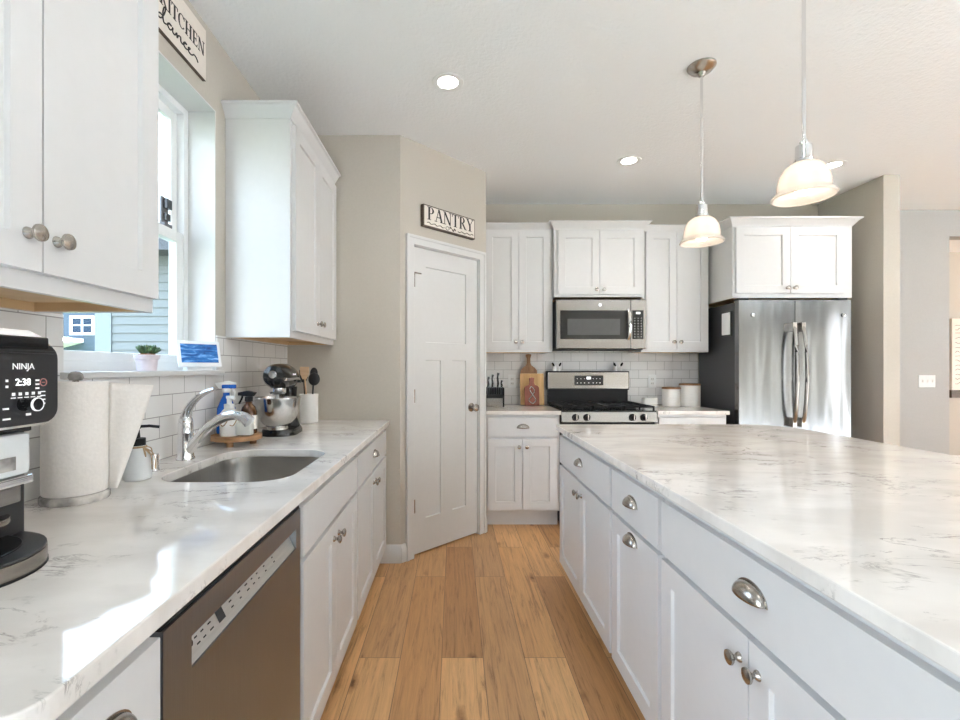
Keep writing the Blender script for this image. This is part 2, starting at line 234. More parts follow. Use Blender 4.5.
# ------------------------------------------------------------------ mesh helpers
class MB:
    def __init__(self): self.bm = bmesh.new()
    def box(self, x0, x1, y0, y1, z0, z1):
        v = [self.bm.verts.new((x, y, z)) for z in (z0, z1) for x, y in ((x0, y0), (x1, y0), (x1, y1), (x0, y1))]
        for f in ((3, 2, 1, 0), (4, 5, 6, 7), (0, 1, 5, 4), (1, 2, 6, 5), (2, 3, 7, 6), (3, 0, 4, 7)): self.bm.faces.new([v[i] for i in f])
        return self
    def prism(self, pts, a, b, axis='z'):
        """extrude a 2D outline from a to b along an axis (pts are the other two coordinates in x,y,z order)"""
        def P(p, h): return {'z': (p[0], p[1], h), 'y': (p[0], h, p[1]), 'x': (h, p[0], p[1])}[axis]
        A = [self.bm.verts.new(P(p, a)) for p in pts]; B = [self.bm.verts.new(P(p, b)) for p in pts]; n = len(pts)
        self.bm.faces.new(A[::-1]); self.bm.faces.new(B)
        for i in range(n): self.bm.faces.new((A[i], A[(i + 1) % n], B[(i + 1) % n], B[i]))
        return self
    def lathe(self, prof, seg=24, mat=None, cap=True):
        """revolve (r,z) about local z; mat moves the result"""
        mat = mat or Matrix()
        rings = []
        for r, z in prof:
            if r < 1e-6: rings.append([self.bm.verts.new(mat @ Vector((0, 0, z)))])
            else: rings.append([self.bm.verts.new(mat @ Vector((r * math.cos(2 * PI * i / seg), r * math.sin(2 * PI * i / seg), z))) for i in range(seg)])
        for A, B in zip(rings, rings[1:]):
            for i in range(seg):
                j = (i + 1) % seg
                if len(A) == 1 and len(B) == 1: continue
                if len(A) == 1: self.bm.faces.new((A[0], B[j], B[i]))
                elif len(B) == 1: self.bm.faces.new((A[i], A[j], B[0]))
                else: self.bm.faces.new((A[i], A[j], B[j], B[i]))
        if cap:
            if len(rings[0]) > 1: self.bm.faces.new(rings[0][::-1])
            if len(rings[-1]) > 1: self.bm.faces.new(rings[-1])
        return self
    def cyl(self, p0, p1, r0, r1=None, seg=16):
        p0, p1 = Vector(p0), Vector(p1); d = p1 - p0
        q = d.to_track_quat('Z', 'Y').to_matrix().to_4x4(); q.translation = p0
        return self.lathe([(r0, 0), (r1 if r1 is not None else r0, d.length)], seg, q)
    def tube(self, pts, r, seg=10, flat=1.0, caps=True):
        pts = [Vector(p) for p in pts]; n = len(pts); rings = []
        rs = r if isinstance(r, (list, tuple)) else [r] * n
        up = Vector((0.0123, 0.034, 1)).normalized()
        for i, p in enumerate(pts):
            t = (pts[min(i + 1, n - 1)] - pts[max(i - 1, 0)]).normalized()
            u = t.cross(up)
            if u.length < 0.05: u = t.cross(Vector((1, 0.1, 0)))
            u.normalize(); w = u.cross(t).normalized()
            rings.append([self.bm.verts.new(p + rs[i] * (math.cos(2 * PI * k / seg) * u + flat * math.sin(2 * PI * k / seg) * w)) for k in range(seg)])
        for A, B in zip(rings, rings[1:]):
            for k in range(seg): self.bm.faces.new((A[k], A[(k + 1) % seg], B[(k + 1) % seg], B[k]))
        if caps: self.bm.faces.new(rings[0][::-1]); self.bm.faces.new(rings[-1])
        return self
    def ellipsoid(self, c, rx, ry, rz, seg=20, rings=12, rot=None):
        rot = rot or Matrix(); m = Matrix.Translation(c) @ rot @ Matrix.Diagonal((rx, ry, rz, 1))
        return self.lathe([(math.sin(PI * i / rings), -math.cos(PI * i / rings)) for i in range(rings + 1)], seg, m)
    def loft(self, loops, cap=True):
        R = [[self.bm.verts.new(p) for p in lp] for lp in loops]; n = len(R[0])
        for A, B in zip(R, R[1:]):
            for k in range(n): self.bm.faces.new((A[k], A[(k + 1) % n], B[(k + 1) % n], B[k]))
        if cap: self.bm.faces.new(R[0][::-1]); self.bm.faces.new(R[-1])
        return self
    def grid(self, fn, nu, nv):
        V = [[self.bm.verts.new(fn(i / nu, j / nv)) for j in range(nv + 1)] for i in range(nu + 1)]
        for i in range(nu):
            for j in range(nv): self.bm.faces.new((V[i][j], V[i + 1][j], V[i + 1][j + 1], V[i][j + 1]))
        return self
    def build(self, name, mat, parent=None, bevel=0.0, smooth=True, solid=0.0, mw=None):
        bm = self.bm
        bmesh.ops.recalc_face_normals(bm, faces=bm.faces)
        if bevel:
            es = [e for e in bm.edges if len(e.link_faces) == 2 and e.calc_face_angle(0) > 0.6]
            bmesh.ops.bevel(bm, geom=es, offset=bevel, segments=2, affect='EDGES', profile=0.5, clamp_overlap=True)
        me = bpy.data.meshes.new(name); bm.to_mesh(me); bm.free()
        if smooth:
            for p in me.polygons: p.use_smooth = True
            me.set_sharp_from_angle(angle=math.radians(38))
        me.materials.append(M[mat] if isinstance(mat, str) else mat)
        o = bpy.data.objects.new(name, me); COL.objects.link(o)
        if parent is not None: o.parent = parent
        if bevel and smooth:
            wn_ = o.modifiers.new('weighted_normals', 'WEIGHTED_NORMAL'); wn_.keep_sharp = True; wn_.weight = 100
        if solid:
            s = o.modifiers.new('solid', 'SOLIDIFY'); s.thickness = solid; s.offset = 0
        return o
def thing(name, label, cat, loc=(0, 0, 0), rz=0.0, group=None):
    o = bpy.data.objects.new(name, None); COL.objects.link(o); o.empty_display_size = 0.1
    o.location = loc; o.rotation_euler = (0, 0, rz); o['label'] = label; o['category'] = cat
    if group: o['group'] = group
    return o
def tag(o, label, cat, group=None):
    o['label'] = label; o['category'] = cat
    if group: o['group'] = group
    return o
def struct(o): o['kind'] = 'structure'; return o
def rotx(a): return Matrix.Rotation(a, 4, 'X')
def catmull(P, n=8):
    P = [Vector(p) for p in P]; out = []
    for i in range(len(P) - 1):
        a, b, c, d = P[max(i - 1, 0)], P[i], P[i + 1], P[min(i + 2, len(P) - 1)]
        for k in range(n):
            t = k / n
            out.append(0.5 * ((2 * b) + (c - a) * t + (2 * a - 5 * b + 4 * c - d) * t * t + (3 * b - a - 3 * c + d) * t ** 3))
    out.append(P[-1]); return out
def rrect(x0, x1, y0, y1, r, n=5):
    out = []
    for cx, cy, a in ((x1 - r, y0 + r, -PI / 2), (x1 - r, y1 - r, 0), (x0 + r, y1 - r, PI / 2), (x0 + r, y0 + r, PI)):
        for k in range(n + 1):
            t = a + PI / 2 * k / n; out.append((cx + r * math.cos(t), cy + r * math.sin(t)))
    return out
def text_mesh(name, s, size, mat, parent, loc, rot, ext=0.0008, align='CENTER', sx=1.0):
    cu = bpy.data.curves.new('t', 'FONT'); cu.body = s; cu.size = size; cu.extrude = ext; cu.align_x = align; cu.align_y = 'CENTER'
    t = bpy.data.objects.new('t', cu); COL.objects.link(t)
    me = bpy.data.meshes.new_from_object(t.evaluated_get(bpy.context.evaluated_depsgraph_get()))
    bpy.data.objects.remove(t); bpy.data.curves.remove(cu)
    me.materials.clear(); me.materials.append(M[mat])
    o = bpy.data.objects.new(name, me); COL.objects.link(o); o.parent = parent; o.location = loc; o.rotation_euler = rot; o.scale = (sx, 1, 1)
    return o

# serif capitals drawn as outlines: (polygons in a unit-high cell, advance)
def bar(x0, y0, x1, y1, w):
    d = Vector((x1 - x0, y1 - y0)); n = Vector((-d.y, d.x)).normalized() * (w / 2)
    n = Vector((w / 2, 0)) if abs(d.y) > abs(d.x) * 0.5 else n
    return [(x0 - n.x, y0 - n.y), (x1 - n.x, y1 - n.y), (x1 + n.x, y1 + n.y), (x0 + n.x, y0 + n.y)]
def arc(cx, cy, rx, ry, a0, a1, wt, wn=0.05, n=10):
    out = []
    for k in range(n):
        q = []
        for a in (a0 + (a1 - a0) * k / n, a0 + (a1 - a0) * (k + 1) / n):
            w = wn + (wt - wn) * abs(math.cos(a)); c, s = math.cos(a), math.sin(a)
            q.append(((cx + rx * c, cy + ry * s), (cx + (rx - w) * c, cy + (ry - wn) * s)))
        out.append([q[0][0], q[1][0], q[1][1], q[0][1]])
    return out
T, t_, SV = 0.15, 0.05, 0.04
def serif(x, y, w=0.26): return [(x - w / 2, y - SV / 2), (x + w / 2, y - SV / 2), (x + w / 2, y + SV / 2), (x - w / 2, y + SV / 2)]
b_, e_ = SV / 2, 1 - SV / 2
GLYPH = {
 'P': ([bar(.2, 0, .2, 1, T), serif(.2, b_, .34), serif(.16, e_)] + arc(.3, .73, .34, .27, -PI / 2, PI / 2, T) , .70),
 'A': ([bar(.12, 0, .40, 1, t_), bar(.68, 0, .40, 1, T), [(.22, .33), (.6, .33), (.6, .39), (.22, .39)], serif(.12, b_), serif(.68, b_, .32)], .80),
 'N': ([bar(.16, 0, .16, 1, t_), bar(.72, 0, .72, 1, t_), bar(.16, 1, .70, 0, T), serif(.16, b_), serif(.13, e_, .2), serif(.72, e_)], .88),
 'T': ([bar(.35, 0, .35, 1, T), serif(.35, b_, .34), [(.02, .95), (.68, .95), (.68, 1), (.02, 1)], [(.02, .78), (.06, .78), (.08, 1), (.02, 1)], [(.64, .78), (.68, .78), (.68, 1), (.62, 1)]], .70),
 'R': ([bar(.2, 0, .2, 1, T), serif(.2, b_, .34), serif(.16, e_)] + arc(.3, .74, .32, .26, -PI / 2, PI / 2, T) + [bar(.70, 0, .38, .5, T), serif(.74, b_, .2)], .80),
 'Y': ([bar(.38, 0, .38, .46, T), bar(.38, .44, .10, 1, T), bar(.38, .44, .66, 1, t_), serif(.38, b_, .34), serif(.1, e_, .3), serif(.66, e_, .24)], .74),
 'K': ([bar(.2, 0, .2, 1, T), serif(.2, b_, .34), serif(.2, e_, .34), bar(.26, .42, .64, 1, t_), bar(.70, 0, .36, .56, T), serif(.70, b_, .28), serif(.64, e_, .26)], .82),
 'I': ([bar(.2, 0, .2, 1, T), serif(.2, b_, .34), serif(.2, e_, .34)], .40),
 'C': (arc(.42, .5, .38, .5, PI * .22, PI * 1.78, T, .05, 16) + [[(.68, .70), (.72, .70), (.74, .98), (.70, .98)]], .78),
 'H': ([bar(.2, 0, .2, 1, T), bar(.68, 0, .68, 1, T), [(.2, .48), (.68, .48), (.68, .53), (.2, .53)]] + [serif(x, y, .34) for x in (.2, .68) for y in (b_, e_)], .88),
 'E': ([bar(.2, 0, .2, 1, T), [(.06, 0), (.62, 0), (.62, .05), (.06, .05)], [(.06, .95), (.6, .95), (.6, 1), (.06, 1)], [(.2, .48), (.48, .48), (.48, .53), (.2, .53)], [(.58, 0), (.66, .24), (.62, .24), (.5, 0)], [(.56, 1), (.62, .78), (.58, .78), (.5, 1)], [(.46, .38), (.5, .38), (.5, .63), (.46, .63)]], .70),
}
def serif_word(mb, word, x, z, h, w_total, y0, y1):
    """write a word on the local xz plane between depths y0 (front) and y1"""
    adv = sum(GLYPH[c][1] for c in word); sx = w_total / adv; cx = x
    for c in word:
        polys, a = GLYPH[c]
        for p in polys: mb.prism([(cx + px * sx, z + pz * h) for px, pz in p], y0, y1, 'y')
        cx += a * sx
    return mb

# ------------------------------------------------------------------ the room
XL, YE, YB, ZC = -1.079, 2.949, 4.2, 2.74          # side wall, end wall, range wall, ceiling
WY0, WY1, WZ0, WZ1 = 1.26, 2.076, 1.238, 2.407      # window opening
XR, YREAR = 7.6, -4.5
struct(MB().box(-1.4, 9.2, 0.3, 6.2, -0.1, 0).build('floor', 'oak', smooth=False))
struct(MB().box(-1.4, 9.2, -4.65, 0.3, -0.1, 0).build('floor_living', 'bounce_floor', smooth=False))  # unseen floor made pale to bounce sunlight up to the ceiling
struct(MB().prism([(-5.2, 2.84), (-5.2, 2.95), (0.8, 5.6), (6.8, 2.95), (6.8, 2.84)], -1.75, 8.0, 'x').build('roof', 'roof', smooth=False))  # unseen roof added to keep the sun off the siding next door
struct(MB().box(-1.4, 9.2, -4.65, 6.2, ZC, ZC + 0.1).build('ceiling', 'ceiling', smooth=False))
w = MB(); a, b = XL - 0.19, XL
w.box(a, b, -4.65, -3.9, 0, ZC).box(a, b, -0.35, WY0, 0, ZC).box(a, b, -3.9, -0.35, 2.3, ZC).box(a, b, -3.9, -0.35, 0, 0.4).box(a, b, -2.18, -2.08, 0.4, 2.3).box(a, b, WY1, 6.1, 0, ZC).box(a, b, WY0, WY1, 0, WZ0 - 0.02).box(a, b, WY0, WY1, WZ1, ZC)  # opening behind the camera is added to send sky light onto the island
struct(w.build('wall_left', 'wall', smooth=False))
# white painted lining of the window reveal
w = MB(); w.box(XL - 0.12, XL + 0.001, WY1 - 0.006, WY1, WZ0, WZ1).box(XL - 0.12, XL + 0.001, WY0, WY0 + 0.006, WZ0, WZ1).box(XL - 0.12, XL + 0.001, WY0, WY1, WZ1 - 0.006, WZ1)
struct(w.build('trim_reveal', 'trim', smooth=False))
P0, P1 = Vector((-0.348, YE)), Vector((0.240, 3.506))
dP = (P1 - P0); LW = dP.length; ang = math.atan2(dP.y, dP.x)
struct(MB().box(XL, P0.x, YE, YE + 0.1, 0, ZC).build('wall_end', 'wall', smooth=False))
DT0, DT1, DZ = 0.108, 0.722, 2.05
w = MB(); w.box(0, DT0 - 0.012, 0, 0.1, 0, ZC).box(DT1 + 0.012, LW, 0, 0.1, 0, ZC).box(DT0 - 0.012, DT1 + 0.012, 0, 0.1, DZ + 0.012, ZC)
o = struct(w.build('wall_pantry', 'wall', smooth=False)); o.location = (P0.x, P0.y, 0); o.rotation_euler = (0, 0, ang)
struct(MB().box(P1.x - 0.1, P1.x, P1.y + 0.0, YB, 0, ZC).build('wall_pantry_return', 'wall', smooth=False))
struct(MB().box(P1.x - 0.1, 3.446, YB, 4.35, 0, ZC).build('wall_back', 'wall', smooth=False))
struct(MB().box(3.32, 3.446, 3.56, YB, 0, ZC).build('wall_fridge_side', 'wall', smooth=False))
w = MB(); w.box(3.446, 4.68, 4.35, 4.47, 0, ZC).box(4.68, 6.9, 4.35, 4.47, 2.49, ZC).box(6.9, XR, 4.35, 4.47, 0, ZC)
struct(w.build('wall_right_back', 'wallgrey', smooth=False))
struct(MB().box(XL, 9.2, 5.95, 6.1, 0, ZC).build('wall_hall', 'wall', smooth=False))
struct(MB().box(3.2, 3.3, 4.35, 5.95, 0, ZC).build('wall_hall_side', 'wall', smooth=False))
w = MB(); w.box(XR, XR + 0.15, -4.65, -4.2, 0, ZC).box(XR, XR + 0.15, -3.6, -1.5, 0, ZC).box(XR, XR + 0.15, 0.25, 4.47, 0, ZC).box(XR, XR + 0.15, -4.35, 0.25, 2.2, ZC).box(XR, XR + 0.15, -4.35, 0.25, 0, 0.1).box(XR, XR + 0.15, -3.86, -3.80, 0.1, 2.2).box(XR, XR + 0.15, -0.49, -0.41, 0.1, 2.2)  # wider opening is added to let sun in as bounce light
struct(w.build('wall_right', 'wall', smooth=False))
w = MB(); w.box(XL, XR, YREAR - 0.15, YREAR, 0, ZC)
struct(w.build('wall_rear', 'wall', smooth=False))
struct(MB().box(9.1, 9.2, 4.35, 6.1, 0, ZC).build('wall_hall_end', 'wall', smooth=False))

# tiled backsplashes
w = MB(); w.box(XL, XL + 0.008, 0.40, WY0, 0.914, 1.395).box(XL, XL + 0.008, WY0, WY1, 0.914, WZ0 - 0.021).box(XL, XL + 0.008, WY1, YE, 0.914, 1.395)
struct(w.build('wall_left_tiles', 'tile_l', smooth=False))
struct(MB().box(P1.x, 2.22, YB - 0.008, YB, 0.914, 1.40).build('wall_back_tiles', 'tile_b', smooth=False))

# window
win = bpy.data.objects.new('window_1', None); COL.objects.link(win); win['kind'] = 'structure'
def ring(mb, x0, x1, y0, y1, z0, z1, wd):
    mb.box(x0, x1, y0, y0 + wd, z0, z1).box(x0, x1, y1 - wd, y1, z0, z1).box(x0, x1, y0 + wd, y1 - wd, z0, z0 + wd).box(x0, x1, y0 + wd, y1 - wd, z1 - wd, z1); return mb
fx = XL - 0.12
ring(MB(), fx - 0.07, fx, WY0, WY1, WZ0, WZ1, 0.035).build('window_frame', 'vinyl', win, 0.003)
MR = 1.82
ring(MB(), fx - 0.055, fx - 0.032, WY0 + 0.035, WY1 - 0.035, MR - 0.02, WZ1 - 0.035, 0.042).build('upper_sash', 'vinyl', win, 0.003)
ring(MB(), fx - 0.031, fx - 0.006, WY0 + 0.035, WY1 - 0.035, WZ0 + 0.02, MR + 0.022, 0.046).build('lower_sash', 'vinyl', win, 0.003)
MB().box(fx - 0.046, fx - 0.042, WY0 + 0.07, WY1 - 0.07, MR, WZ1 - 0.07).build('upper_pane', 'pane', win, smooth=False)
MB().box(fx - 0.021, fx - 0.017, WY0 + 0.075, WY1 - 0.075, WZ0 + 0.06, MR - 0.01).build('lower_pane', 'pane', win, smooth=False)
MB().box(fx - 0.03, fx - 0.002, WY1 - 0.034, WY1 - 0.016, WZ1 - 0.22, WZ1 - 0.036).build('jamb_stop', 'vinyl', win, 0.002)
struct(MB().box(fx - 0.01, XL + 0.035, WY0 - 0.012, WY1 + 0.02, WZ0 - 0.02, WZ0).build('trim_window_sill', 'trim', None, 0.004))

# pantry door and trim
dr = bpy.data.objects.new('door_1', None); COL.objects.link(dr); dr['kind'] = 'structure'
dr.location = (P0.x, P0.y, 0); dr.rotation_euler = (0, 0, ang)
def panel_slab(mb, x0, x1, z0, z1, y0, y1, cells, dep=0.009):
    """slab with sunk panels on its y0 face; cells = (x0,x1,z0,z1)"""
    xs = sorted({x0, x1, *[c[0] for c in cells], *[c[1] for c in cells]}); zs = sorted({z0, z1, *[c[2] for c in cells], *[c[3] for c in cells]})
    inside = lambda cx, cz: any(c[0] < cx < c[1] and c[2] < cz < c[3] for c in cells)
    vs = {}
    def V(x, y, z):
        k = (round(x, 5), round(y, 5), round(z, 5))
        if k not in vs: vs[k] = mb.bm.verts.new((x, y, z))
        return vs[k]
    for xa, xb in zip(xs, xs[1:]):
        for za, zb in zip(zs, zs[1:]):
            if not inside((xa + xb) / 2, (za + zb) / 2): mb.bm.faces.new([V(xa, y0, za), V(xb, y0, za), V(xb, y0, zb), V(xa, y0, zb)])
    for (a, b, c, d) in cells:
        o = [(a, c), (b, c), (b, d), (a, d)]; s = 0.003; i = [(a + s, c + s), (b - s, c + s), (b - s, d - s), (a + s, d - s)]
        I = [V(x, y0 + dep, z) for x, z in i]; O = [V(x, y0, z) for x, z in o]
        # edges of the cell may be split by the grid: walk all grid points along each side
        for k in range(4):
            p, q = o[k], o[(k + 1) % 4]
            if p[1] == q[1]: line = [(x, p[1]) for x in xs if min(p[0], q[0]) <= x <= max(p[0], q[0])]
            else: line = [(p[0], z) for z in zs if min(p[1], q[1]) <= z <= max(p[1], q[1])]
            if (line[0] != p): line.reverse()
            mb.bm.faces.new([V(x, y0, z) for x, z in line] + [I[(k + 1) % 4], I[k]])
        mb.bm.faces.new(I)
    xx = [(x, z0) for x in xs] + [(x1, z) for z in zs[1:]] + [(x, z1) for x in reversed(xs[:-1])] + [(x0, z) for z in reversed(zs[1:-1])]
    B = [V(x, y1, z) for x, z in ((x0, z0), (x1, z0), (x1, z1), (x0, z1))]
    mb.bm.faces.new(B)
    for side, (p, q) in (((lambda p: p[1] == z0), (0, 1)), ((lambda p: p[0] == x1), (1, 2)), ((lambda p: p[1] == z1), (2, 3)), ((lambda p: p[0] == x0), (3, 0))):
        pass
    def sidef(line, b0, b1): mb.bm.faces.new([V(x, y0, z) for x, z in line] + [b1, b0])
    sidef([(x, z0) for x in xs], B[0], B[1]); sidef([(x1, z) for z in zs], B[1], B[2]); sidef([(x, z1) for x in reversed(xs)], B[2], B[3]); sidef([(x0, z) for z in reversed(zs)], B[3], B[0])
    return mb
dm = (DT0 + DT1) / 2
cells = [(DT0 + 0.115, DT1 - 0.115, 1.42, 1.93), (DT0 + 0.115, dm - 0.055, 0.235, 1.30), (dm + 0.055, DT1 - 0.115, 0.235, 1.30)]
panel_slab(MB(), DT0, DT1, 0.012, DZ, 0.012, 0.047, cells).build('door_slab', 'trim', dr, smooth=False)
kn = MB(); kx = DT1 - 0.062; q = Matrix.Translation((kx, 0.012, 0.955)) @ rotx(PI / 2)
kn.lathe([(0.032, 0), (0.032, 0.006), (0.012, 0.012), (0.011, 0.03), (0.024, 0.038), (0.029, 0.05), (0.025, 0.062), (0.0, 0.068)], 20, q)
kn.build('door_knob', 'nickel', dr)
for z in (0.33, 1.06, 1.83):
    h = MB(); h.cyl((DT0 - 0.004, 0.004, z - 0.045), (DT0 - 0.004, 0.004, z + 0.045), 0.008).box(DT0 - 0.004, DT0 + 0.022, 0.0095, 0.0125, z - 0.045, z + 0.045)
    if z > 1.5: h.box(DT0 - 0.004, DT0 + 0.055, -0.016, -0.008, z + 0.038, z + 0.046)
    h.build('hinge', 'nickel', dr)
def casing_box(mb, x0, x1, z0, z1): mb.box(x0, x1, -0.018, 0.0, z0, z1); return mb
w = MB(); cw = 0.062
w.prism([(DT0 - 0.005 - cw, 0), (DT0 - 0.005, 0), (DT0 - 0.005, DZ + 0.006), (DT1 + 0.005, DZ + 0.006), (DT1 + 0.005, 0), (DT1 + 0.005 + cw, 0), (DT1 + 0.005 + cw, DZ + 0.006 + cw), (DT0 - 0.005 - cw, DZ + 0.006 + cw)], -0.016, 0.0, 'y')
w.prism([(DT0 - 0.005 - cw, 0), (DT0 - cw + 0.015, 0), (DT0 - cw + 0.015, DZ + cw - 0.014), (DT1 + cw - 0.015, DZ + cw - 0.014), (DT1 + cw - 0.015, 0), (DT1 + 0.005 + cw, 0), (DT1 + 0.005 + cw, DZ + 0.006 + cw), (DT0 - 0.005 - cw, DZ + 0.006 + cw)], -0.022, -0.016, 'y')
w.box(DT0 - 0.012, DT0 - 0.001, 0, 0.1, 0, DZ + 0.012).box(DT1 + 0.001, DT1 + 0.012, 0, 0.1, 0, DZ + 0.012).box(DT0 - 0.001, DT1 + 0.001, 0, 0.1, DZ + 0.002, DZ + 0.012)
o = struct(w.build('trim_pantry_door', 'trim', None, 0.002)); o.location = dr.location; o.rotation_euler = dr.rotation_euler
def base_prof(x0, x1, depth=0.014, h=0.115):
    return lambda mb, f: mb
def baseboard(name, p, q, h=0.115):
    p, q = Vector(p), Vector(q); d = q - p; m = MB()
    m.prism([(0, 0), (-0.015, 0), (-0.015, h * 0.78), (-0.009, h * 0.86), (-0.009, h * 0.93), (-0.003, h), (0, h)], 0, d.length, 'x')
    o = struct(m.build(name, 'trim')); o.location = (p.x, p.y, 0); o.rotation_euler = (0, 0, math.atan2(d.y, d.x)); return o
baseboard('baseboard_end', (-0.50, YE), (P0.x + 0.006, YE))
ux = Vector((math.cos(ang), math.sin(ang)))
pA, pB = P0, P0 + ux * (DT0 - 0.005 - cw); baseboard('baseboard_pantry', pA, pB)
pA, pB = P0 + ux * (DT1 + 0.005 + cw), P1; baseboard('baseboard_pantry_return', pA, pB)
baseboard('baseboard_right', (3.446, 4.35), (4.68, 4.35)); baseboard('baseboard_hall', (4.0, 5.95), (9.0, 5.95)); baseboard('baseboard_fridge_side', (3.33, 3.56), (3.446, 3.56))

# ------------------------------------------------------------------ outside the window
struct(MB().box(-40, -1.45, -20, 40, -0.6, -0.5).build('ground', 'grass', smooth=False))
h = thing('neighbor_house', 'pale blue lap-sided house wall just outside the kitchen window', 'house', (-4.66, 6.0, -0.5))
m = MB()
for i in range(30):
    z = i * 0.11
    m.prism([(0.0, z), (0.0, z + 0.11), (-0.004, z + 0.11), (-0.018, z)], 0.19, 2.9, 'x')
m.box(0.02, 2.88, 0.0, 3.5, 0, 3.3).build('siding', 'siding', h, smooth=False)
MB().box(-0.01, 0.20, -0.028, 0.20, 0, 3.30).build('corner_board', 'cornerboard', h, smooth=False)
MB().prism([(-0.35, 3.2), (-0.35, 3.34), (1.75, 4.1), (3.85, 3.34), (3.85, 3.2)], -0.25, 3.1, 'x').build('roof', 'roof', h, smooth=False)
h = thing('neighbor_house', 'slate-blue house with white window beyond the pale blue one', 'house', (-17.5, 16.0, -0.5))
MB().box(0, 8.5, 0, 7, 0, 6).build('wall', 'fargrey', h, smooth=False)
for wx in (4.15, 1.6):
    f = ring(MB(), 0, 1, 0, 1, 0, 1, 0.1)  # local helper ring reshaped below
    f.bm.clear()
    f.box(wx, wx + 0.85, -0.06, 0.02, 2.88, 2.96).box(wx, wx + 0.85, -0.06, 0.02, 3.46, 3.54).box(wx, wx + 0.08, -0.06, 0.02, 2.96, 3.46).box(wx + 0.77, wx + 0.85, -0.06, 0.02, 2.96, 3.46).box(wx + 0.40, wx + 0.45, -0.05, 0.02, 2.96, 3.46).box(wx + 0.08, wx + 0.77, -0.05, 0.02, 3.20, 3.23)
    fo = f.build('window', 'vinyl', h, smooth=False)
    MB().box(wx + 0.08, wx + 0.77, -0.02, -0.01, 2.96, 3.46).build('pane', 'housepane', fo, smooth=False)
MB().prism([(2.5, 2.2), (4.6, 2.75), (4.6, 2.62), (2.5, 2.06)], -1.5, 0.0, 'y').build('porch_roof', 'vinyl', h, smooth=False)
MB().box(3.9, 4.05, -1.4, -1.25, 0, 2.4).build('porch_post', 'vinyl', h, smooth=False)
MB().prism([(0 - 0.3, 5.9), (0 - 0.3, 6.1), (3.5, 8.0), (7.3, 6.1), (7.3, 5.9)], -0.3, 8.8, 'x').build('roof', 'roof', h, smooth=False)
m = MB()
for i in range(26):
    c = (random.uniform(-.55, .55), random.uniform(-.4, .4), random.uniform(0.25, 1.5)); r = random.uniform(0.22, 0.36)
    m.ellipsoid(c, r, r, r, 7, 5)
o = m.build('bush', 'leaf', None, smooth=False); o.location = (-11.5, 13.8, -0.5); tag(o, 'leafy green bush beside the slate-blue house outside', 'bush')

# ------------------------------------------------------------------ cabinets
KNOB = None
def knob(parent, x, z, y=-0.02):
    m = MB(); q = Matrix.Translation((x, y, z)) @ rotx(PI / 2)
    m.lathe([(0.011, 0), (0.010, 0.003), (0.0055, 0.008), (0.0055, 0.013), (0.012, 0.017), (0.0155, 0.021), (0.0150, 0.025), (0.009, 0.028), (0, 0.029)], 18, q)
    return m.build('knob', 'nickel', parent)
def cup_pull(parent, x, z, y=-0.02, a=0.045):
    h, d = 0.030, 0.026
    m = MB()
    m.grid(lambda u, v: (x + a * math.cos(PI * u), y - d * max(math.sin(PI * u), 0) ** 0.8 * math.sin(PI / 2 * v) - 0.001, z - 0.012 + h * max(math.sin(PI * u), 0) ** 0.8 * math.cos(PI / 2 * v)), 20, 8)
    o = m.build('cup_pull', 'nickel', parent, solid=0.0018)
    f = MB(); f.prism([(x + (a + 0.005) * math.cos(PI * k / 16), z - 0.012 + (h + 0.005) * math.sin(PI * k / 16)) for k in range(17)], y - 0.002, y, 'y')
    f.build('flange', 'nickel', o); return o
def front(root, kind, x0, x1, z0, z1, hw=None):
    m = MB()
    if kind == 'door':
        fr = 0.060
        panel_slab(m, x0, x1, z0, z1, -0.02, 0.0, [(x0 + fr, x1 - fr, z0 + fr, z1 - fr)], 0.009); o = m.build('door', 'paint', root, smooth=False)
    else:
        m.box(x0, x1, -0.02, 0, z0, z1); o = m.build('drawer' if kind == 'drawer' else 'false_front', 'paint', root, 0.0015)
    if hw:
        (knob if hw[0] == 'knob' else cup_pull)(o, hw[1], hw[2])
    return o
def base_cab(label, loc, rz, w, d, fronts, group=None, top=0.884, z0=0.105):
    r = thing('base_cabinet', label, 'cabinet', loc, rz, group)
    m = MB()
    m.box(0, 0.018, 0.018, d, z0, top).box(w - 0.018, w, 0.018, d, z0, top).box(0.018, w - 0.018, d - 0.012, d, z0, top).box(0.018, w - 0.018, 0.018, d - 0.012, z0, z0 + 0.018).box(0, w, 0.0005, 0.018, z0, top)
    m.build('body', 'paint', r, smooth=False)
    MB().box(0.0, w, 0.075, 0.09, 0, z0).box(0.0, 0.018, 0.09, d, 0, z0).box(w - 0.018, w, 0.09, d, 0, z0).build('toe_kick', 'paint', r, smooth=False)
    for f in fronts: front(r, *f)
    return r
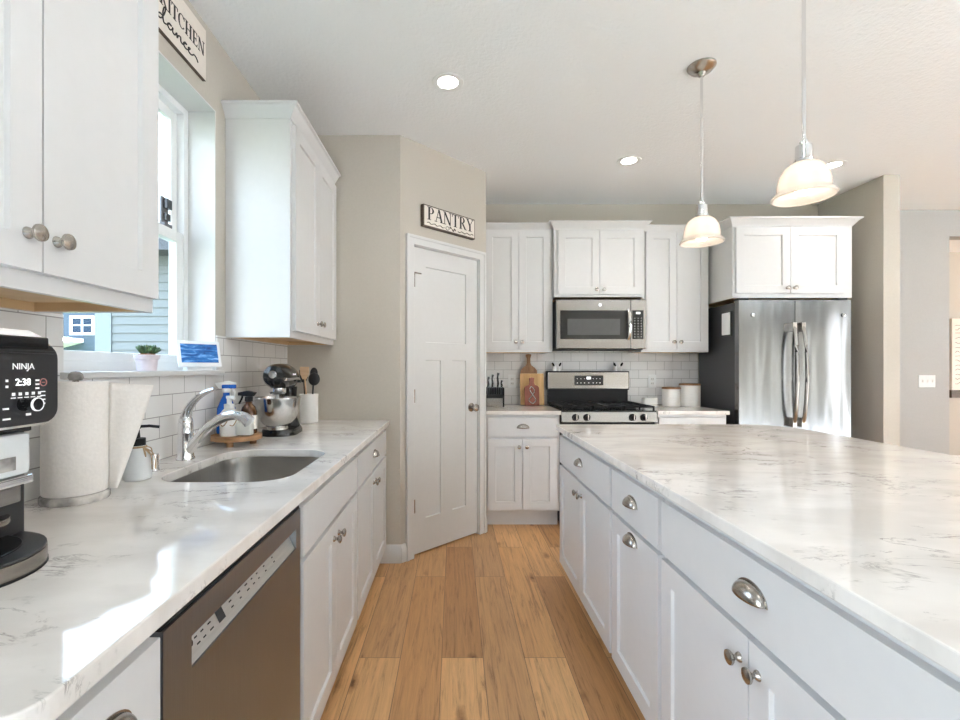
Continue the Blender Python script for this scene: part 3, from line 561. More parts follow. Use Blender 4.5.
def upper_cab(label, loc, rz, w, d, h, fronts, group=None, crown=(0.05, 0.045), ends=(True, True)):
    r = thing('wall_cabinet', label, 'cabinet', loc, rz, group)
    m = MB()
    m.box(0, 0.016, 0.018, d, 0, h).box(w - 0.016, w, 0.018, d, 0, h).box(0.016, w - 0.016, d - 0.012, d, 0, h).box(0.016, w - 0.016, 0.018, d - 0.012, h - 0.016, h).box(0, w, 0.0005, 0.018, 0, h)
    m.build('body', 'paint', r, smooth=False)
    u = MB(); u.box(0.016, w - 0.016, 0.018, d - 0.012, 0.022, 0.034).box(0.016, w - 0.016, d - 0.03, d - 0.012, 0.001, 0.022).box(w - 0.034, w - 0.016, 0.018, d - 0.03, 0.001, 0.022).box(0.016, 0.034, 0.018, d - 0.03, 0.001, 0.022)
    u.build('underside', 'rawwood', r, smooth=False)
    if crown:
        ch, cp = crown; e0, e1 = (cp if ends[0] else 0), (cp if ends[1] else 0)
        c = MB()
        def loop(o0, z):
            f = o0 / cp
            return [(-e0 * f, -o0 - 0.002, z), (w + e1 * f, -o0 - 0.002, z), (w + e1 * f, d, z), (-e0 * f, d, z)]
        c.loft([loop(0.004, h - 0.012), loop(0.008, h - 0.002), loop(cp * 0.75, h + ch * 0.72), loop(cp, h + ch * 0.80), loop(cp, h + ch)])
        c.build('crown_moulding', 'paint', r, smooth=False)
    for f in fronts: front(r, *f)
    return r
RL, RI = PI / 2, -PI / 2
XF = -0.453
# --- run under the window (local x = +Y)
DB, DTP, DRB, DRT = 0.115, 0.690, 0.705, 0.853
y0 = 0.45; wdt = 0.684 - y0
base_cab('narrow white base cabinet under rounded countertop end before dishwasher', (XF, y0, 0), RL, wdt, 0.622,
         [('drawer', 0.012, wdt - 0.006, DRB, DRT, ('cup', wdt / 2, 0.79)), ('door', 0.012, wdt - 0.006, DB, DTP, ('knob', wdt - 0.04, 0.63))])
y0 = 1.312; wdt = 2.054 - y0; c = wdt / 2
base_cab('white double-door base cabinet beneath the sink with plain false front', (XF, y0, 0), RL, wdt, 0.622,
         [('false', 0.008, wdt - 0.008, DRB, DRT), ('door', 0.008, c - 0.002, DB, DTP, ('knob', c - 0.032, 0.635)), ('door', c + 0.002, wdt - 0.008, DB, DTP, ('knob', c + 0.032, 0.635))])
y0 = 2.054; wdt = YE - y0 - 0.003; c = wdt / 2 - 0.01
base_cab('white base cabinet with drawer, between sink cabinet and greige end wall', (XF, y0, 0), RL, wdt, 0.622,
         [('drawer', 0.012, wdt - 0.03, DRB, DRT, ('cup', c, 0.785)), ('door', 0.012, c - 0.002, DB, DTP, ('knob', c - 0.032, 0.635)), ('door', c + 0.002, wdt - 0.03, DB, DTP, ('knob', c + 0.032, 0.635))])
# --- wall cabinets either side of the window
y0 = 0.495; wdt = 1.180 - y0; s = 0.843 - y0
upper_cab('large white wall cabinet above the black coffee maker', (-0.774, y0, 1.39), RL, wdt, 0.303, 1.04,
          [('door', 0.008, s - 0.002, 0.034, 1.02, ('knob', s - 0.030, 0.098)), ('door', s + 0.002, wdt - 0.008, 0.034, 1.02, ('knob', s + 0.030, 0.098))])
y0 = 2.163; wdt = YE - 0.002 - y0; s = 2.567 - y0
upper_cab('tall white wall cabinet over the stand mixer beside the window', (-0.774, y0, 1.392), RL, wdt, 0.303, 1.04,
          [('door', 0.024, s - 0.002, 0.034, 1.012, ('knob', s - 0.030, 0.098)), ('door', s + 0.002, wdt - 0.01, 0.034, 1.012, ('knob', s + 0.030, 0.098))], ends=(True, False))
# --- range wall
YU = 3.895
upper_cab('narrow white wall cabinet above knife block, next to pantry', (0.243, YU, 1.38), 0, 0.587, 0.296, 1.045,
          [('door', 0.018, 0.2965, 0.026, 1.03, ('knob', 0.272, 0.085)), ('door', 0.3005, 0.566, 0.026, 1.03, ('knob', 0.326, 0.085))], crown=(0.04, 0.042), ends=(False, False))
upper_cab('short white wall cabinet above the microwave', (0.832, 3.835, 1.838), 0, 0.747, 0.356, 0.575,
          [('door', 0.030, 0.3715, 0.02, 0.548, ('knob', 0.342, 0.058)), ('door', 0.3755, 0.720, 0.02, 0.548, ('knob', 0.405, 0.058))], crown=(0.05, 0.05))
upper_cab('white wall cabinet above the cream canisters, between microwave and fridge', (1.581, YU, 1.38), 0, 0.569, 0.296, 1.03,
          [('door', 0.035, 0.2905, 0.026, 1.015, ('knob', 0.264, 0.085)), ('door', 0.2945, 0.555, 0.026, 1.015, ('knob', 0.321, 0.085))], crown=(0.04, 0.042), ends=(False, False))
upper_cab('deep white wall cabinet directly over the fridge', (2.175, 3.60, 1.795), 0, 0.935, 0.59, 0.572,
          [('door', 0.02, 0.439, 0.035, 0.548, ('knob', 0.412, 0.075)), ('door', 0.443, 0.862, 0.035, 0.548, ('knob', 0.470, 0.075))], crown=(0.05, 0.05))
base_cab('white base cabinet with drawer left of the range, beneath knife block', (0.244, 3.59, 0), 0, 0.576, 0.60,
         [('drawer', 0.012, 0.558, 0.715, 0.862, ('cup', 0.288, 0.79)), ('door', 0.016, 0.2835, 0.145, 0.695, ('knob', 0.256, 0.635)), ('door', 0.2875, 0.556, 0.145, 0.695, ('knob', 0.315, 0.635))], z0=0.132)
base_cab('white base cabinet between range and fridge under cream canisters', (1.575, 3.59, 0), 0, 0.545, 0.60,
         [('drawer', 0.012, 0.533, 0.715, 0.862, ('cup', 0.272, 0.79)), ('door', 0.012, 0.2705, 0.145, 0.695, ('knob', 0.243, 0.635)), ('door', 0.2745, 0.533, 0.145, 0.695, ('knob', 0.302, 0.635))], z0=0.132)
# --- island (faces -X; local x = -Y)
XI = 0.632
def isl(yfar, ynear, label, fronts): return base_cab(label, (XI, yfar, 0), RI, yfar - ynear, 0.60, fronts)
wdt = 2.690 - 1.805; c = wdt / 2
isl(2.690, 1.805, 'white island cabinet at the end facing the range, drawer over two doors',
    [('drawer', 0.015, wdt - 0.012, 0.700, 0.856, ('cup', c, 0.785)), ('door', 0.015, c - 0.002, 0.122, 0.685, ('knob', c - 0.032, 0.630)), ('door', c + 0.002, wdt - 0.012, 0.122, 0.685, ('knob', c + 0.032, 0.630))])
wdt = 1.803 - 1.372
isl(1.803, 1.372, 'narrow white island cabinet with two cup pulls stacked',
    [('drawer', 0.012, wdt - 0.012, 0.700, 0.856, ('cup', wdt / 2, 0.785)), ('door', 0.012, wdt - 0.012, 0.122, 0.685, ('cup', wdt / 2, 0.655))])
wdt = 1.370 - 0.540; c = 0.412
isl(1.370, 0.540, 'wide white island cabinet with one long drawer over two doors',
    [('drawer', 0.008, wdt - 0.008, 0.700, 0.856, ('cup', c + 0.01, 0.788)), ('door', 0.008, c - 0.002, 0.122, 0.685, ('knob', c - 0.030, 0.628)), ('door', c + 0.002, wdt - 0.008, 0.122, 0.685, ('knob', c + 0.030, 0.628))])
m = MB(); m.box(1.234, 1.252, -0.30, 2.690, 0, 0.884).box(XI + 0.0, 1.234, -0.30, -0.282, 0, 0.884).box(XI, XI + 0.018, -0.282, 0.538, 0.105, 0.884)
struct(m.build('trim_island_panel', 'paint', None, smooth=False))

# ------------------------------------------------------------------ countertops
def slab(name, outline, holes, z0, z1, label, cat='countertop'):
    bm = bmesh.new(); edges = []
    for lp in [outline] + holes:
        vs = [bm.verts.new((x, y, z1)) for x, y in lp]
        edges += [bm.edges.new((vs[i], vs[(i + 1) % len(vs)])) for i in range(len(vs))]
    bmesh.ops.triangle_fill(bm, use_beauty=True, use_dissolve=True, edges=edges)
    for f in bm.faces:
        if f.normal.z < 0: f.normal_flip()
    g = bmesh.ops.extrude_face_region(bm, geom=list(bm.faces))
    bmesh.ops.translate(bm, verts=[v for v in g['geom'] if isinstance(v, bmesh.types.BMVert)], vec=(0, 0, z0 - z1))
    m = MB(); m.bm.free(); m.bm = bm
    o = m.build(name, 'quartz', None, 0.003, smooth=False); tag(o, label, cat); return o
def corner(cx, cy, r, a0, a1, n=8): return [(cx + r * math.cos(a0 + (a1 - a0) * k / n), cy + r * math.sin(a0 + (a1 - a0) * k / n)) for k in range(n + 1)]
SX0, SX1, SY0, SY1 = -0.908, -0.505, 1.350, 1.885
EX = -0.413
slab('countertop', [(XL + 0.001, 0.43)] + corner(EX - 0.05, 0.48, 0.05, -PI / 2, 0) + [(EX, YE - 0.002), (XL + 0.001, YE - 0.002)],
     [rrect(SX0, SX1, SY0, SY1, 0.11, 8)], 0.884, 0.914, 'long white veined quartz countertop with sink, beneath the window')
slab('countertop', [(0.243, 3.552), (0.824, 3.552), (0.824, YB - 0.009), (0.243, YB - 0.009)], [], 0.884, 0.914, 'short quartz countertop under knife block and cutting boards')
slab('countertop', [(1.572, 3.552), (2.128, 3.552), (2.128, YB - 0.009), (1.572, YB - 0.009)], [], 0.884, 0.914, 'short quartz countertop under two canisters beside the fridge')
IX0, IX1, IY0, IY1 = 0.594, 1.91, -0.35, 2.722
slab('countertop', corner(IX0 + 0.02, IY0 + 0.02, 0.02, PI, 1.5 * PI, 4) + corner(IX1 - 0.2, IY0 + 0.2, 0.2, -PI / 2, 0, 8) + corner(IX1 - 0.22, IY1 - 0.22, 0.22, 0, PI / 2, 10) + corner(IX0 + 0.03, IY1 - 0.03, 0.03, PI / 2, PI, 5), [], 0.884, 0.914,
     'big white veined quartz island top with rounded corners')

# sink and faucet
s = thing('sink', 'stainless steel undermount sink bowl sunk in window-side countertop', 'sink', (0, 0, 0.70))
m = MB()
def lp(g, z, r): return [(x, y, z) for x, y in rrect(SX0 - 0.004 + g, SX1 + 0.004 - g, SY0 - 0.004 + g, SY1 + 0.004 - g, r, 8)]
m.loft([lp(-0.012, 0.1835, 0.12), lp(0, 0.1835, 0.11), lp(0.004, 0.16, 0.105), lp(0.012, 0.03, 0.10), lp(0.03, 0.006, 0.085), lp(0.06, 0.0, 0.06)], cap=False)
m.bm.verts.ensure_lookup_table(); n = len(m.bm.verts); k = 36
m.bm.faces.new([m.bm.verts[i] for i in range(n - k, n)])
m.build('bowl', 'sink', s, solid=0.0015)
MB().lathe([(0.055, 0.003), (0.055, 0.006), (0.042, 0.008), (0.036, 0.004), (0.0, 0.004)], 24, Matrix.Translation((-0.70, 1.625, 0))).build('drain', 'chrome', s)
f = thing('faucet', 'chrome single-lever kitchen faucet with curved spout', 'faucet', (-0.985, 1.685, 0.914), math.radians(-8))
m = MB(); m.lathe([(0.031, 0), (0.031, 0.006), (0.027, 0.012), (0.026, 0.09), (0.0275, 0.095), (0.0275, 0.10), (0.026, 0.104), (0.026, 0.13), (0.022, 0.150), (0.012, 0.160), (0, 0.163)], 24); m.build('body', 'chrome', f)
pts = catmull([(0.008, 0, 0.030), (0.045, 0, 0.072), (0.095, 0, 0.122), (0.150, 0, 0.155), (0.195, 0, 0.164), (0.230, 0, 0.157), (0.252, 0, 0.140)], 6)
n = len(pts); m = MB(); m.tube(pts, [0.020 - 0.004 * i / n if i < n * 0.7 else 0.017 + 0.006 * (i - n * 0.7) / (n * 0.3) for i in range(n)], 16); m.build('spout', 'chrome', f)
pts = catmull([(0.0, 0, 0.145), (0.010, 0, 0.182), (0.038, 0, 0.218), (0.075, 0, 0.243), (0.115, 0, 0.258)], 6)
n = len(pts); m = MB(); m.tube(pts, [0.023 - 0.015 * i / n for i in range(n)], 12, 0.7); m.build('lever', 'chrome', f)
o = MB().lathe([(0.018, 0), (0.018, 0.004), (0.0165, 0.008), (0.0165, 0.048), (0.014, 0.054), (0, 0.055)], 18).build('sink_air_gap', 'chrome'); o.location = (-0.985, 1.505, 0.914)
tag(o, 'short chrome air gap cap beside the white soap bottle', 'plumbing fitting')

# ------------------------------------------------------------------ dishwasher
d = thing('dishwasher', 'stainless built-in dishwasher with pocket handle control strip', 'dishwasher', (-0.437, 0.690, 0), RL)
W = 0.614
MB().box(0.006, W - 0.006, 0.05, 0.60, 0.11, 0.868).build('tub', 'blackmatte', d, smooth=False)
MB().box(0.006, W - 0.006, 0.085, 0.10, 0.0, 0.11).build('toe_kick', 'blackmatte', d, smooth=False)
px0, px1, pz0, pz1 = 0.075, 0.580, 0.750, 0.803
m = MB(); zt = 0.853; zb = 0.112
m.box(0, px0, 0, 0.05, zb, zt).box(px1, W, 0, 0.05, zb, zt).box(px0, px1, 0, 0.05, zb, pz0).box(px0, px1, 0, 0.05, pz1, zt)
bmesh.ops.remove_doubles(m.bm, verts=m.bm.verts, dist=1e-5)
m.build('door', 'dwsteel', d, smooth=False)
MB().box(0.0, W, 0.004, 0.05, zt, zt + 0.006).build('top_seal', 'blackmatte', d, smooth=False)
m = MB(); m.prism([(0.004, pz0), (0.03, pz1), (0.048, pz1), (0.048, pz0)], px0, px1, 'x')
cs = m.build('control_strip', 'panelsteel', d, smooth=False)
sl = (pz1 - pz0) / 0.026
def strip_rect(mb, x0, x1, t0, t1):
    p = lambda x, t: (x, 0.004 + 0.026 * t - 0.0006, pz0 + (pz1 - pz0) * t)
    mb.bm.faces.new([mb.bm.verts.new(p(*q)) for q in ((x0, t0), (x1, t0), (x1, t1), (x0, t1))])
m = MB()
for gx, n in ((0.112, 3), (0.132, 3), (0.155, 2), (0.235, 3), (0.272, 3), (0.305, 3), (0.335, 3), (0.362, 2), (0.400, 2), (0.450, 2)):
    for k in range(n):
        strip_rect(m, gx, gx + random.uniform(0.007, 0.013), 0.30 + 0.20 * k, 0.345 + 0.20 * k)
m.build('panel_lettering', 'ink', cs, smooth=False)
m = MB(); strip_rect(m, 0.185, 0.210, 0.25, 0.8); m.build('display', 'charcoal', cs, smooth=False)
m = MB(); q = Matrix.Translation((0.094, 0.0155, pz0 + 0.0245)) @ rotx(PI / 2); m.lathe([(0.010, 0), (0.010, 0.0012), (0, 0.0014)], 20, q); m.build('emblem', 'charcoal', cs)

# ------------------------------------------------------------------ range
r = thing('gas_range', 'stainless gas range with black grates and four front knobs', 'range', (0.829, 3.53, 0))
W = 0.738
MB().box(0.003, W - 0.003, 0.06, 0.655, 0.02, 0.895).build('body', 'blackmatte', r, smooth=False)
for lx in (0.05, W - 0.05):
    for ly in (0.12, 0.58): MB().cyl((lx, ly, 0), (lx, ly, 0.021), 0.018).build('leveling_foot', 'blackmatte', r)
MB().box(0.004, W - 0.004, 0.025, 0.06, 0.05, 0.20).build('storage_drawer', 'steel', r, 0.004)
od = MB().box(0.004, W - 0.004, 0.02, 0.06, 0.21, 0.80).build('oven_door', 'steel', r, 0.004)
MB().box(0.10, W - 0.10, 0.016, 0.0199, 0.32, 0.66).build('window', 'darkglass', od, 0.001)
m = MB(); m.cyl((0.06, -0.03, 0.755), (W - 0.06, -0.03, 0.755), 0.011).cyl((0.08, -0.03, 0.755), (0.08, 0.022, 0.755), 0.008).cyl((W - 0.08, -0.03, 0.755), (W - 0.08, 0.022, 0.755), 0.008); m.build('handle', 'steel', od)
cp = MB().prism([(0.015, 0.828), (0.06, 0.828), (0.06, 0.905), (0.03, 0.905)], 0.0, W, 'x').build('control_panel', 'steel', r, 0.003)
for kx in (0.105, 0.193, 0.545, 0.633):
    m = MB(); q = Matrix.Translation((kx, 0.023, 0.866)) @ rotx(PI / 2 + 0.18)
    m.lathe([(0.027, 0), (0.027, 0.006), (0.020, 0.009), (0.019, 0.028), (0.016, 0.032), (0, 0.032)], 20, q)
    k = m.build('knob', 'blackmatte', cp)
    g = MB(); g.box(kx - 0.005, kx + 0.005, -0.020, -0.009, 0.850, 0.892); g.build('grip', 'nickel', k, 0.002)
MB().box(0.0, W, 0.035, 0.60, 0.895, 0.916).build('cooktop', 'black', r, 0.004)
for bx, by, br in ((0.16, 0.17, 0.045), (0.16, 0.45, 0.038), (0.37, 0.31, 0.05), (0.58, 0.17, 0.05), (0.58, 0.45, 0.035)):
    m = MB(); m.lathe([(br, 0), (br, 0.008), (br * 0.8, 0.011), (br * 0.8, 0.018), (br * 0.5, 0.021), (0, 0.021)], 20, Matrix.Translation((bx, by, 0.916))); m.build('burner', 'iron', r)
for gx0 in (0.012, 0.255, 0.498):
    m = MB(); gx1 = gx0 + 0.228; z0, z1 = 0.936, 0.950; gy0, gy1 = 0.045, 0.585; b = 0.011
    for x in (gx0, gx1 - b, (gx0 + gx1 - b) / 2): m.box(x, x + b, gy0, gy1, z0, z1)
    for y in (gy0, gy1 - b, (gy0 + gy1 - b) / 2, gy0 + 0.13, gy1 - 0.14): m.box(gx0, gx1, y, y + b, z0 + 0.001, z1 - 0.001)
    for x in (gx0, gx1 - b):
        for y in (gy0, gy1 - b, (gy0 + gy1) / 2): m.box(x, x + b, y, y + b, 0.916, z0)
    m.build('grate', 'iron', r, smooth=False)
MB().box(0.012, W - 0.012, 0.595, 0.645, 0.916, 1.062).build('backguard_base', 'blackmatte', r, 0.003)
bgd = MB().box(0.004, W - 0.004, 0.585, 0.650, 1.056, 1.212).build('backguard', 'steel', r, 0.010)
MB().box(0.0, W, 0.590, 0.655, 1.050, 1.218).build('backguard_shell', 'blackmatte', r, 0.006)
bp = MB().box(0.245, 0.500, 0.578, 0.5845, 1.092, 1.178).build('display_panel', 'darkglass', bgd, 0.002)
MB().box(0.352, 0.388, 0.5765, 0.5775, 1.146, 1.166).build('clock', 'lit', bp, smooth=False)
m = MB()
for x in (0.268, 0.30, 0.332, 0.37, 0.41, 0.44, 0.47):
    m.box(x - 0.004, x + 0.004, 0.5768, 0.5778, 1.110, 1.115)
    if x < 0.34 or x > 0.4: m.box(x - 0.003, x + 0.003, 0.5768, 0.5778, 1.148, 1.152)
m.build('panel_lettering', 'print', bp, smooth=False)

# shakers on the range's backguard
def shaker(x, side, label):
    t = thing('salt_shaker', label, 'salt shaker', (x, 4.14, 1.2178), 0)
    def at(z, r, ox): return [(ox + r * math.cos(2 * PI * k / 14), r * math.sin(2 * PI * k / 14), z) for k in range(14)]
    m = MB(); m.loft([at(0, 0.017, 0), at(0.018, 0.0195, 0), at(0.040, 0.0180, side * 0.002), at(0.052, 0.013, side * 0.005), at(0.058, 0.008, side * 0.008)]); m.build('body', 'ceramic', t)
    m = MB(); m.ellipsoid((side * 0.010, -0.010, 0.058), 0.0095, 0.012, 0.022, 12, 8, Matrix.Rotation(side * 0.5, 4, 'Y')); m.build('head', 'black', t)
for xc, nm in ((0.829 + 0.088, 'range backguard end by cutting boards'), (0.829 + 0.640, 'range backguard end by canisters')):
    shaker(xc - 0.0205, -1, 'white shaker with black head tilting toward pantry, on ' + nm)
    shaker(xc + 0.0205, 1, 'white shaker with black head tilting toward fridge, on ' + nm)

# ------------------------------------------------------------------ microwave
mw = thing('microwave', 'stainless over-the-range microwave with dark window and keypad', 'microwave', (0.842, 3.79, 1.406))
W, H = 0.736, 0.405
MB().box(0.0, W, 0.03, 0.395, 0.0, H).build('case', 'charcoal', mw, 0.003)
MB().box(0.02, W - 0.02, 0.02, 0.36, -0.008, 0.0).build('vent_base', 'blackmatte', mw, smooth=False)
dw = MB().box(0.0, W - 0.126, 0.0, 0.03, 0.0, H).build('door', 'steel', mw, 0.006)
MB().box(0.030, W - 0.145, -0.002, -0.0002, 0.078, 0.315).build('glass', 'darkglass', dw, 0.001)
MB().box(0.088, W - 0.215, -0.004, -0.0022, 0.112, 0.245).build('window_mesh', 'mesh', dw, 0.0005)
m = MB(); hx = W - 0.146; pts = [(hx, -0.006 - 0.034 * math.sin(PI * k / 10) ** 0.6, 0.075 + 0.245 * k / 10) for k in range(11)]; m.tube(pts, 0.013, 12, 0.7); m.build('handle', 'chrome', dw)
fp = MB().box(W - 0.124, W, 0.0, 0.03, 0.0, H).build('keypad_panel', 'steel', mw, 0.006)
kp = MB().box(W - 0.112, W - 0.022, -0.002, -0.0002, 0.078, 0.315).build('keypad', 'darkglass', fp, 0.001)
MB().box(W - 0.082, W - 0.050, -0.003, -0.0022, 0.285, 0.300).build('clock', 'lit', kp, smooth=False)
m = MB()
for i in range(3):
    for j in range(8): m.box(W - 0.097 + 0.027 * i, W - 0.090 + 0.027 * i, -0.003, -0.0022, 0.095 + 0.022 * j, 0.098 + 0.022 * j)
m.build('panel_lettering', 'print', kp, smooth=False)
m = MB(); q = Matrix.Translation((W / 2 - 0.01, -0.0005, H - 0.045)) @ rotx(PI / 2); m.lathe([(0.014, 0), (0.014, 0.002), (0.011, 0.002), (0.011, 0.001), (0, 0.001)], 24, q); em = m.build('emblem', 'chrome', dw)
m = MB(); m.tube([(W / 2 - 0.016, -0.003, H - 0.048), (W / 2 - 0.012, -0.003, H - 0.040), (W / 2 - 0.010, -0.003, H - 0.050), (W / 2 - 0.004, -0.003, H - 0.042)], 0.0012, 6); m.build('monogram', 'charcoal', em)

# ------------------------------------------------------------------ fridge
fr = thing('refrigerator', 'stainless french door refrigerator with dark grey sides', 'refrigerator', (2.196, 3.54, 0))
W, H = 0.868, 1.772
MB().box(0.004, W - 0.004, 0.075, 0.60, 0.03, H - 0.012).build('case', 'fridgeside', fr, 0.004)
for lx in (0.08, W - 0.08):
    for ly in (0.12, 0.52): MB().cyl((lx, ly, 0), (lx, ly, 0.031), 0.025).build('foot', 'blackmatte', fr)
def fdoor(x0, x1, z0, z1, name, hinge_left):
    n = 10; pts = []
    for k in range(n + 1):
        t = k / n; x = x0 + (x1 - x0) * t
        pts.append((x, 0.014 - 0.006 * math.sin(PI * (0.06 + 0.88 * t)) ** 0.7))
    m = MB(); m.prism(pts + [(x1, 0.068), (x0, 0.068)], z0, z1, 'z'); return m.build(name, 'steel_v', fr, 0.003)
c = W / 2
dl = fdoor(0.0, c - 0.002, 0.70, H, 'door', True); d2 = fdoor(c + 0.002, W, 0.70, H, 'door', False); dz = fdoor(0.0, W, 0.06, 0.692, 'freezer_drawer', True)
def fhandle(par, x, bend):
    pts = [(x + bend * 0.012 * math.sin(PI * k / 14), -0.012 - 0.05 * math.sin(PI * k / 14) ** 0.5, 0.80 + 0.79 * k / 14) for k in range(15)]
    m = MB(); m.tube(pts, 0.0145, 12, 0.75); m.build('handle', 'steel', par)
    for z in (0.795, 1.525): MB().box(x - 0.016, x + 0.016, -0.034, 0.012, z, z + 0.07).build('handle_mount', 'nickel', par, 0.003)
fhandle(dl, c - 0.034, -0.3); fhandle(d2, c + 0.034, 0.3)
m = MB(); m.cyl((0.08, -0.045, 0.64), (W - 0.08, -0.045, 0.64), 0.014).cyl((0.1, -0.045, 0.64), (0.1, 0.006, 0.64), 0.01).cyl((W - 0.1, -0.045, 0.64), (W - 0.1, 0.006, 0.64), 0.01); m.build('handle', 'steel', dz)
for x, pr in ((0.05, dl), (W - 0.05, d2)):
    MB().box(x - 0.04, x + 0.04, 0.03, 0.10, H, H + 0.018).build('hinge_cover', 'charcoal', pr, 0.004)
for x, pr in ((0.105, dl), (W - 0.065, d2)):
    m = MB(); m.lathe([(0.013, 0), (0.013, 0.002), (0, 0.0025)], 20, Matrix.Translation((x, 0.003, 1.655)) @ rotx(PI / 2)); m.build('emblem', 'chrome', pr)
nt = thing('notepad', 'white notepad in dark holder stuck on fridge side', 'notepad', (2.1995, 3.70, 1.50))
MB().box(-0.012, 0.0, -0.055, 0.075, 0.0, 0.20).build('holder', 'charcoal', nt, 0.002)
MB().box(-0.018, -0.0125, -0.050, 0.055, 0.012, 0.188).build('paper_pad', 'white', nt, smooth=False)

# ------------------------------------------------------------------ pendants and ceiling lights
def pendant(x, y, label):
    t = thing('pendant_light', label, 'pendant light', (x, y, ZC))
    m = MB(); m.lathe([(0.0, 0), (0.066, 0), (0.066, -0.006), (0.050, -0.024), (0.020, -0.034), (0.013, -0.05), (0.0, -0.05)], 28); m.build('canopy', 'nickel', t)
    m = MB(); m.cyl((0, 0, -0.672), (0, 0, -0.045), 0.0065, seg=12); m.build('rod', 'chrome', t)
    Z = lambda pr, k=1.0: [(r * k, z + 0.018) for r, z in pr]
    m = MB(); m.lathe(Z([(0.0, -0.675), (0.012, -0.680), (0.014, -0.69), (0.010, -0.700), (0.026, -0.704), (0.027, -0.752), (0.031, -0.755), (0.031, -0.764), (0.0, -0.764)]), 24); m.build('socket_cup', 'chrome', t)
    out = Z([(0.030, -0.764), (0.052, -0.771), (0.072, -0.788), (0.085, -0.812), (0.091, -0.840), (0.093, -0.862), (0.097, -0.872), (0.108, -0.881), (0.111, -0.888), (0.106, -0.893)], 0.9)
    m = MB(); m.lathe(out, 40, cap=False); s = m.build('glass_shade', 'shade', t); s.modifiers.new('solid', 'SOLIDIFY').thickness = 0.003
    m = MB(); m.lathe(Z([(0, -0.885), (0.018, -0.880), (0.029, -0.864), (0.030, -0.85), (0.024, -0.828), (0.014, -0.81), (0.013, -0.765), (0, -0.765)]), 20); m.build('bulb', 'bulb', t)
    l = bpy.data.lights.new('bulb_light', 'SPOT'); l.energy = 3.2; l.color = (1.0, 0.74, 0.48); l.spot_size = math.radians(130); l.spot_blend = 0.7; l.shadow_soft_size = 0.03
    o = bpy.data.objects.new('bulb_light', l); COL.objects.link(o); o.location = (x, y, ZC - 0.872)
pendant(1.222, 2.275, 'glass-shaded pendant light in front of the microwave-side wall cabinets, farther along island')
pendant(1.268, 1.67, 'larger-looking glass-shaded pendant light hanging over the middle of island')
def recessed(x, y, label):
    t = thing('recessed_light', label, 'ceiling light', (x, y, ZC))
    m = MB(); m.lathe([(0.0525, -0.001), (0.0525, -0.004), (0.080, -0.006), (0.084, -0.001)], 28, cap=False); m.bm.faces.ensure_lookup_table(); m.build('trim_ring', 'white', t)
    m = MB(); m.lathe([(0, -0.0035), (0.052, -0.0035), (0.052, -0.001), (0, -0.001)], 28); m.build('lens', 'led', t)
    disk('can_or_fill_light', (x, y, ZC - 0.012), (0, 0, 0), 0.11, 1.2, (1.0, 0.95, 0.90), math.radians(105))
recessed(-0.035, 2.40, 'round recessed ceiling light in front of pantry sign')
recessed(1.255, 3.31, 'round recessed ceiling light above the microwave')
recessed(2.78, 3.38, 'round recessed ceiling light above the fridge')

# ------------------------------------------------------------------ wall signs, plates
t = thing('wall_sign', 'small framed sign reading PANTRY above the pantry door', 'sign', (P0.x + ux.x * 0.167, P0.y + ux.y * 0.167, 2.19), ang)
W, H = 0.49, 0.145
MB().box(0, W, -0.030, -0.001, 0, H).build('frame', 'signframe', t, 0.001)
MB().box(0.008, W - 0.008, -0.032, -0.0301, 0.008, H - 0.008).build('board', 'signwhite', t, smooth=False)
serif_word(MB(), 'PANTRY', 0.03, 0.048, 0.086, W - 0.05, -0.0335, -0.0321).build('lettering', 'ink', t, smooth=False)
m = MB()
for sx, x0 in ((1, 0.03), (-1, W - 0.02)):
    m.tube(catmull([(x0 + sx * 0.155 * k / 9, -0.033, 0.026 + 0.005 * math.sin(k * 2.1) - 0.004 * (k / 9)) for k in range(10)], 4), 0.0026, 6)
m.tube(catmull([(0.215 + 0.016 * math.cos(a), -0.033, 0.024 + 0.012 * math.sin(a)) for a in [k * PI / 4 for k in range(9)]], 3), 0.0018, 6)
for cx, cz in ((0.245, 0.034), (0.268, 0.020), (0.285, 0.028)): m.ellipsoid((cx, -0.0325, cz), 0.012, 0.0012, 0.007, 10, 6, Matrix.Rotation(0.6, 4, 'Y'))
m.build('scroll_ornament', 'signframe', t, smooth=False)

t = thing('wall_sign', 'white board with KITCHEN and dance lettering above the window', 'sign', (XL, 1.60, 2.475), RL)
W, H = 0.368, 0.215
MB().box(0, W, -0.016, -0.001, 0, H).build('board', 'signwhite', t, 0.001)
MB().box(0, W, -0.0155, -0.001, -0.0012, 0.0).build('edge', 'signframe', t, smooth=False)
serif_word(MB(), 'KITCHEN', 0.055, 0.095, 0.056, 0.300, -0.0175, -0.0161).build('lettering', 'ink', t, smooth=False)
u = [(.02, .18), (.12, .33), (.22, .30), (.10, .02), (-.02, .12), (.10, .32), (.24, .40), (.34, .95), (.28, .98), (.22, .5), (.25, .05), (.36, .06), (.50, .30), (.60, .34), (.50, .36), (.42, .15), (.52, .0), (.62, .15), (.66, .34), (.66, .06), (.76, .04), (.84, .30), (.86, .03), (.92, .26), (1.02, .33), (1.04, .08), (1.14, .05), (1.24, .28), (1.32, .33), (1.24, .36), (1.16, .15), (1.24, .0), (1.36, .05), (1.46, .22), (1.50, .34), (1.42, .30), (1.42, .06), (1.52, .0), (1.62, .08), (1.70, .24), (1.82, .22), (1.92, .02)]
m = MB(); m.tube(catmull([(0.045 + 0.135 * p[0], -0.017, 0.036 + 0.058 * p[1]) for p in u], 5), 0.0026, 6, caps=True); m.build('script_lettering', 'ink', t, smooth=False)

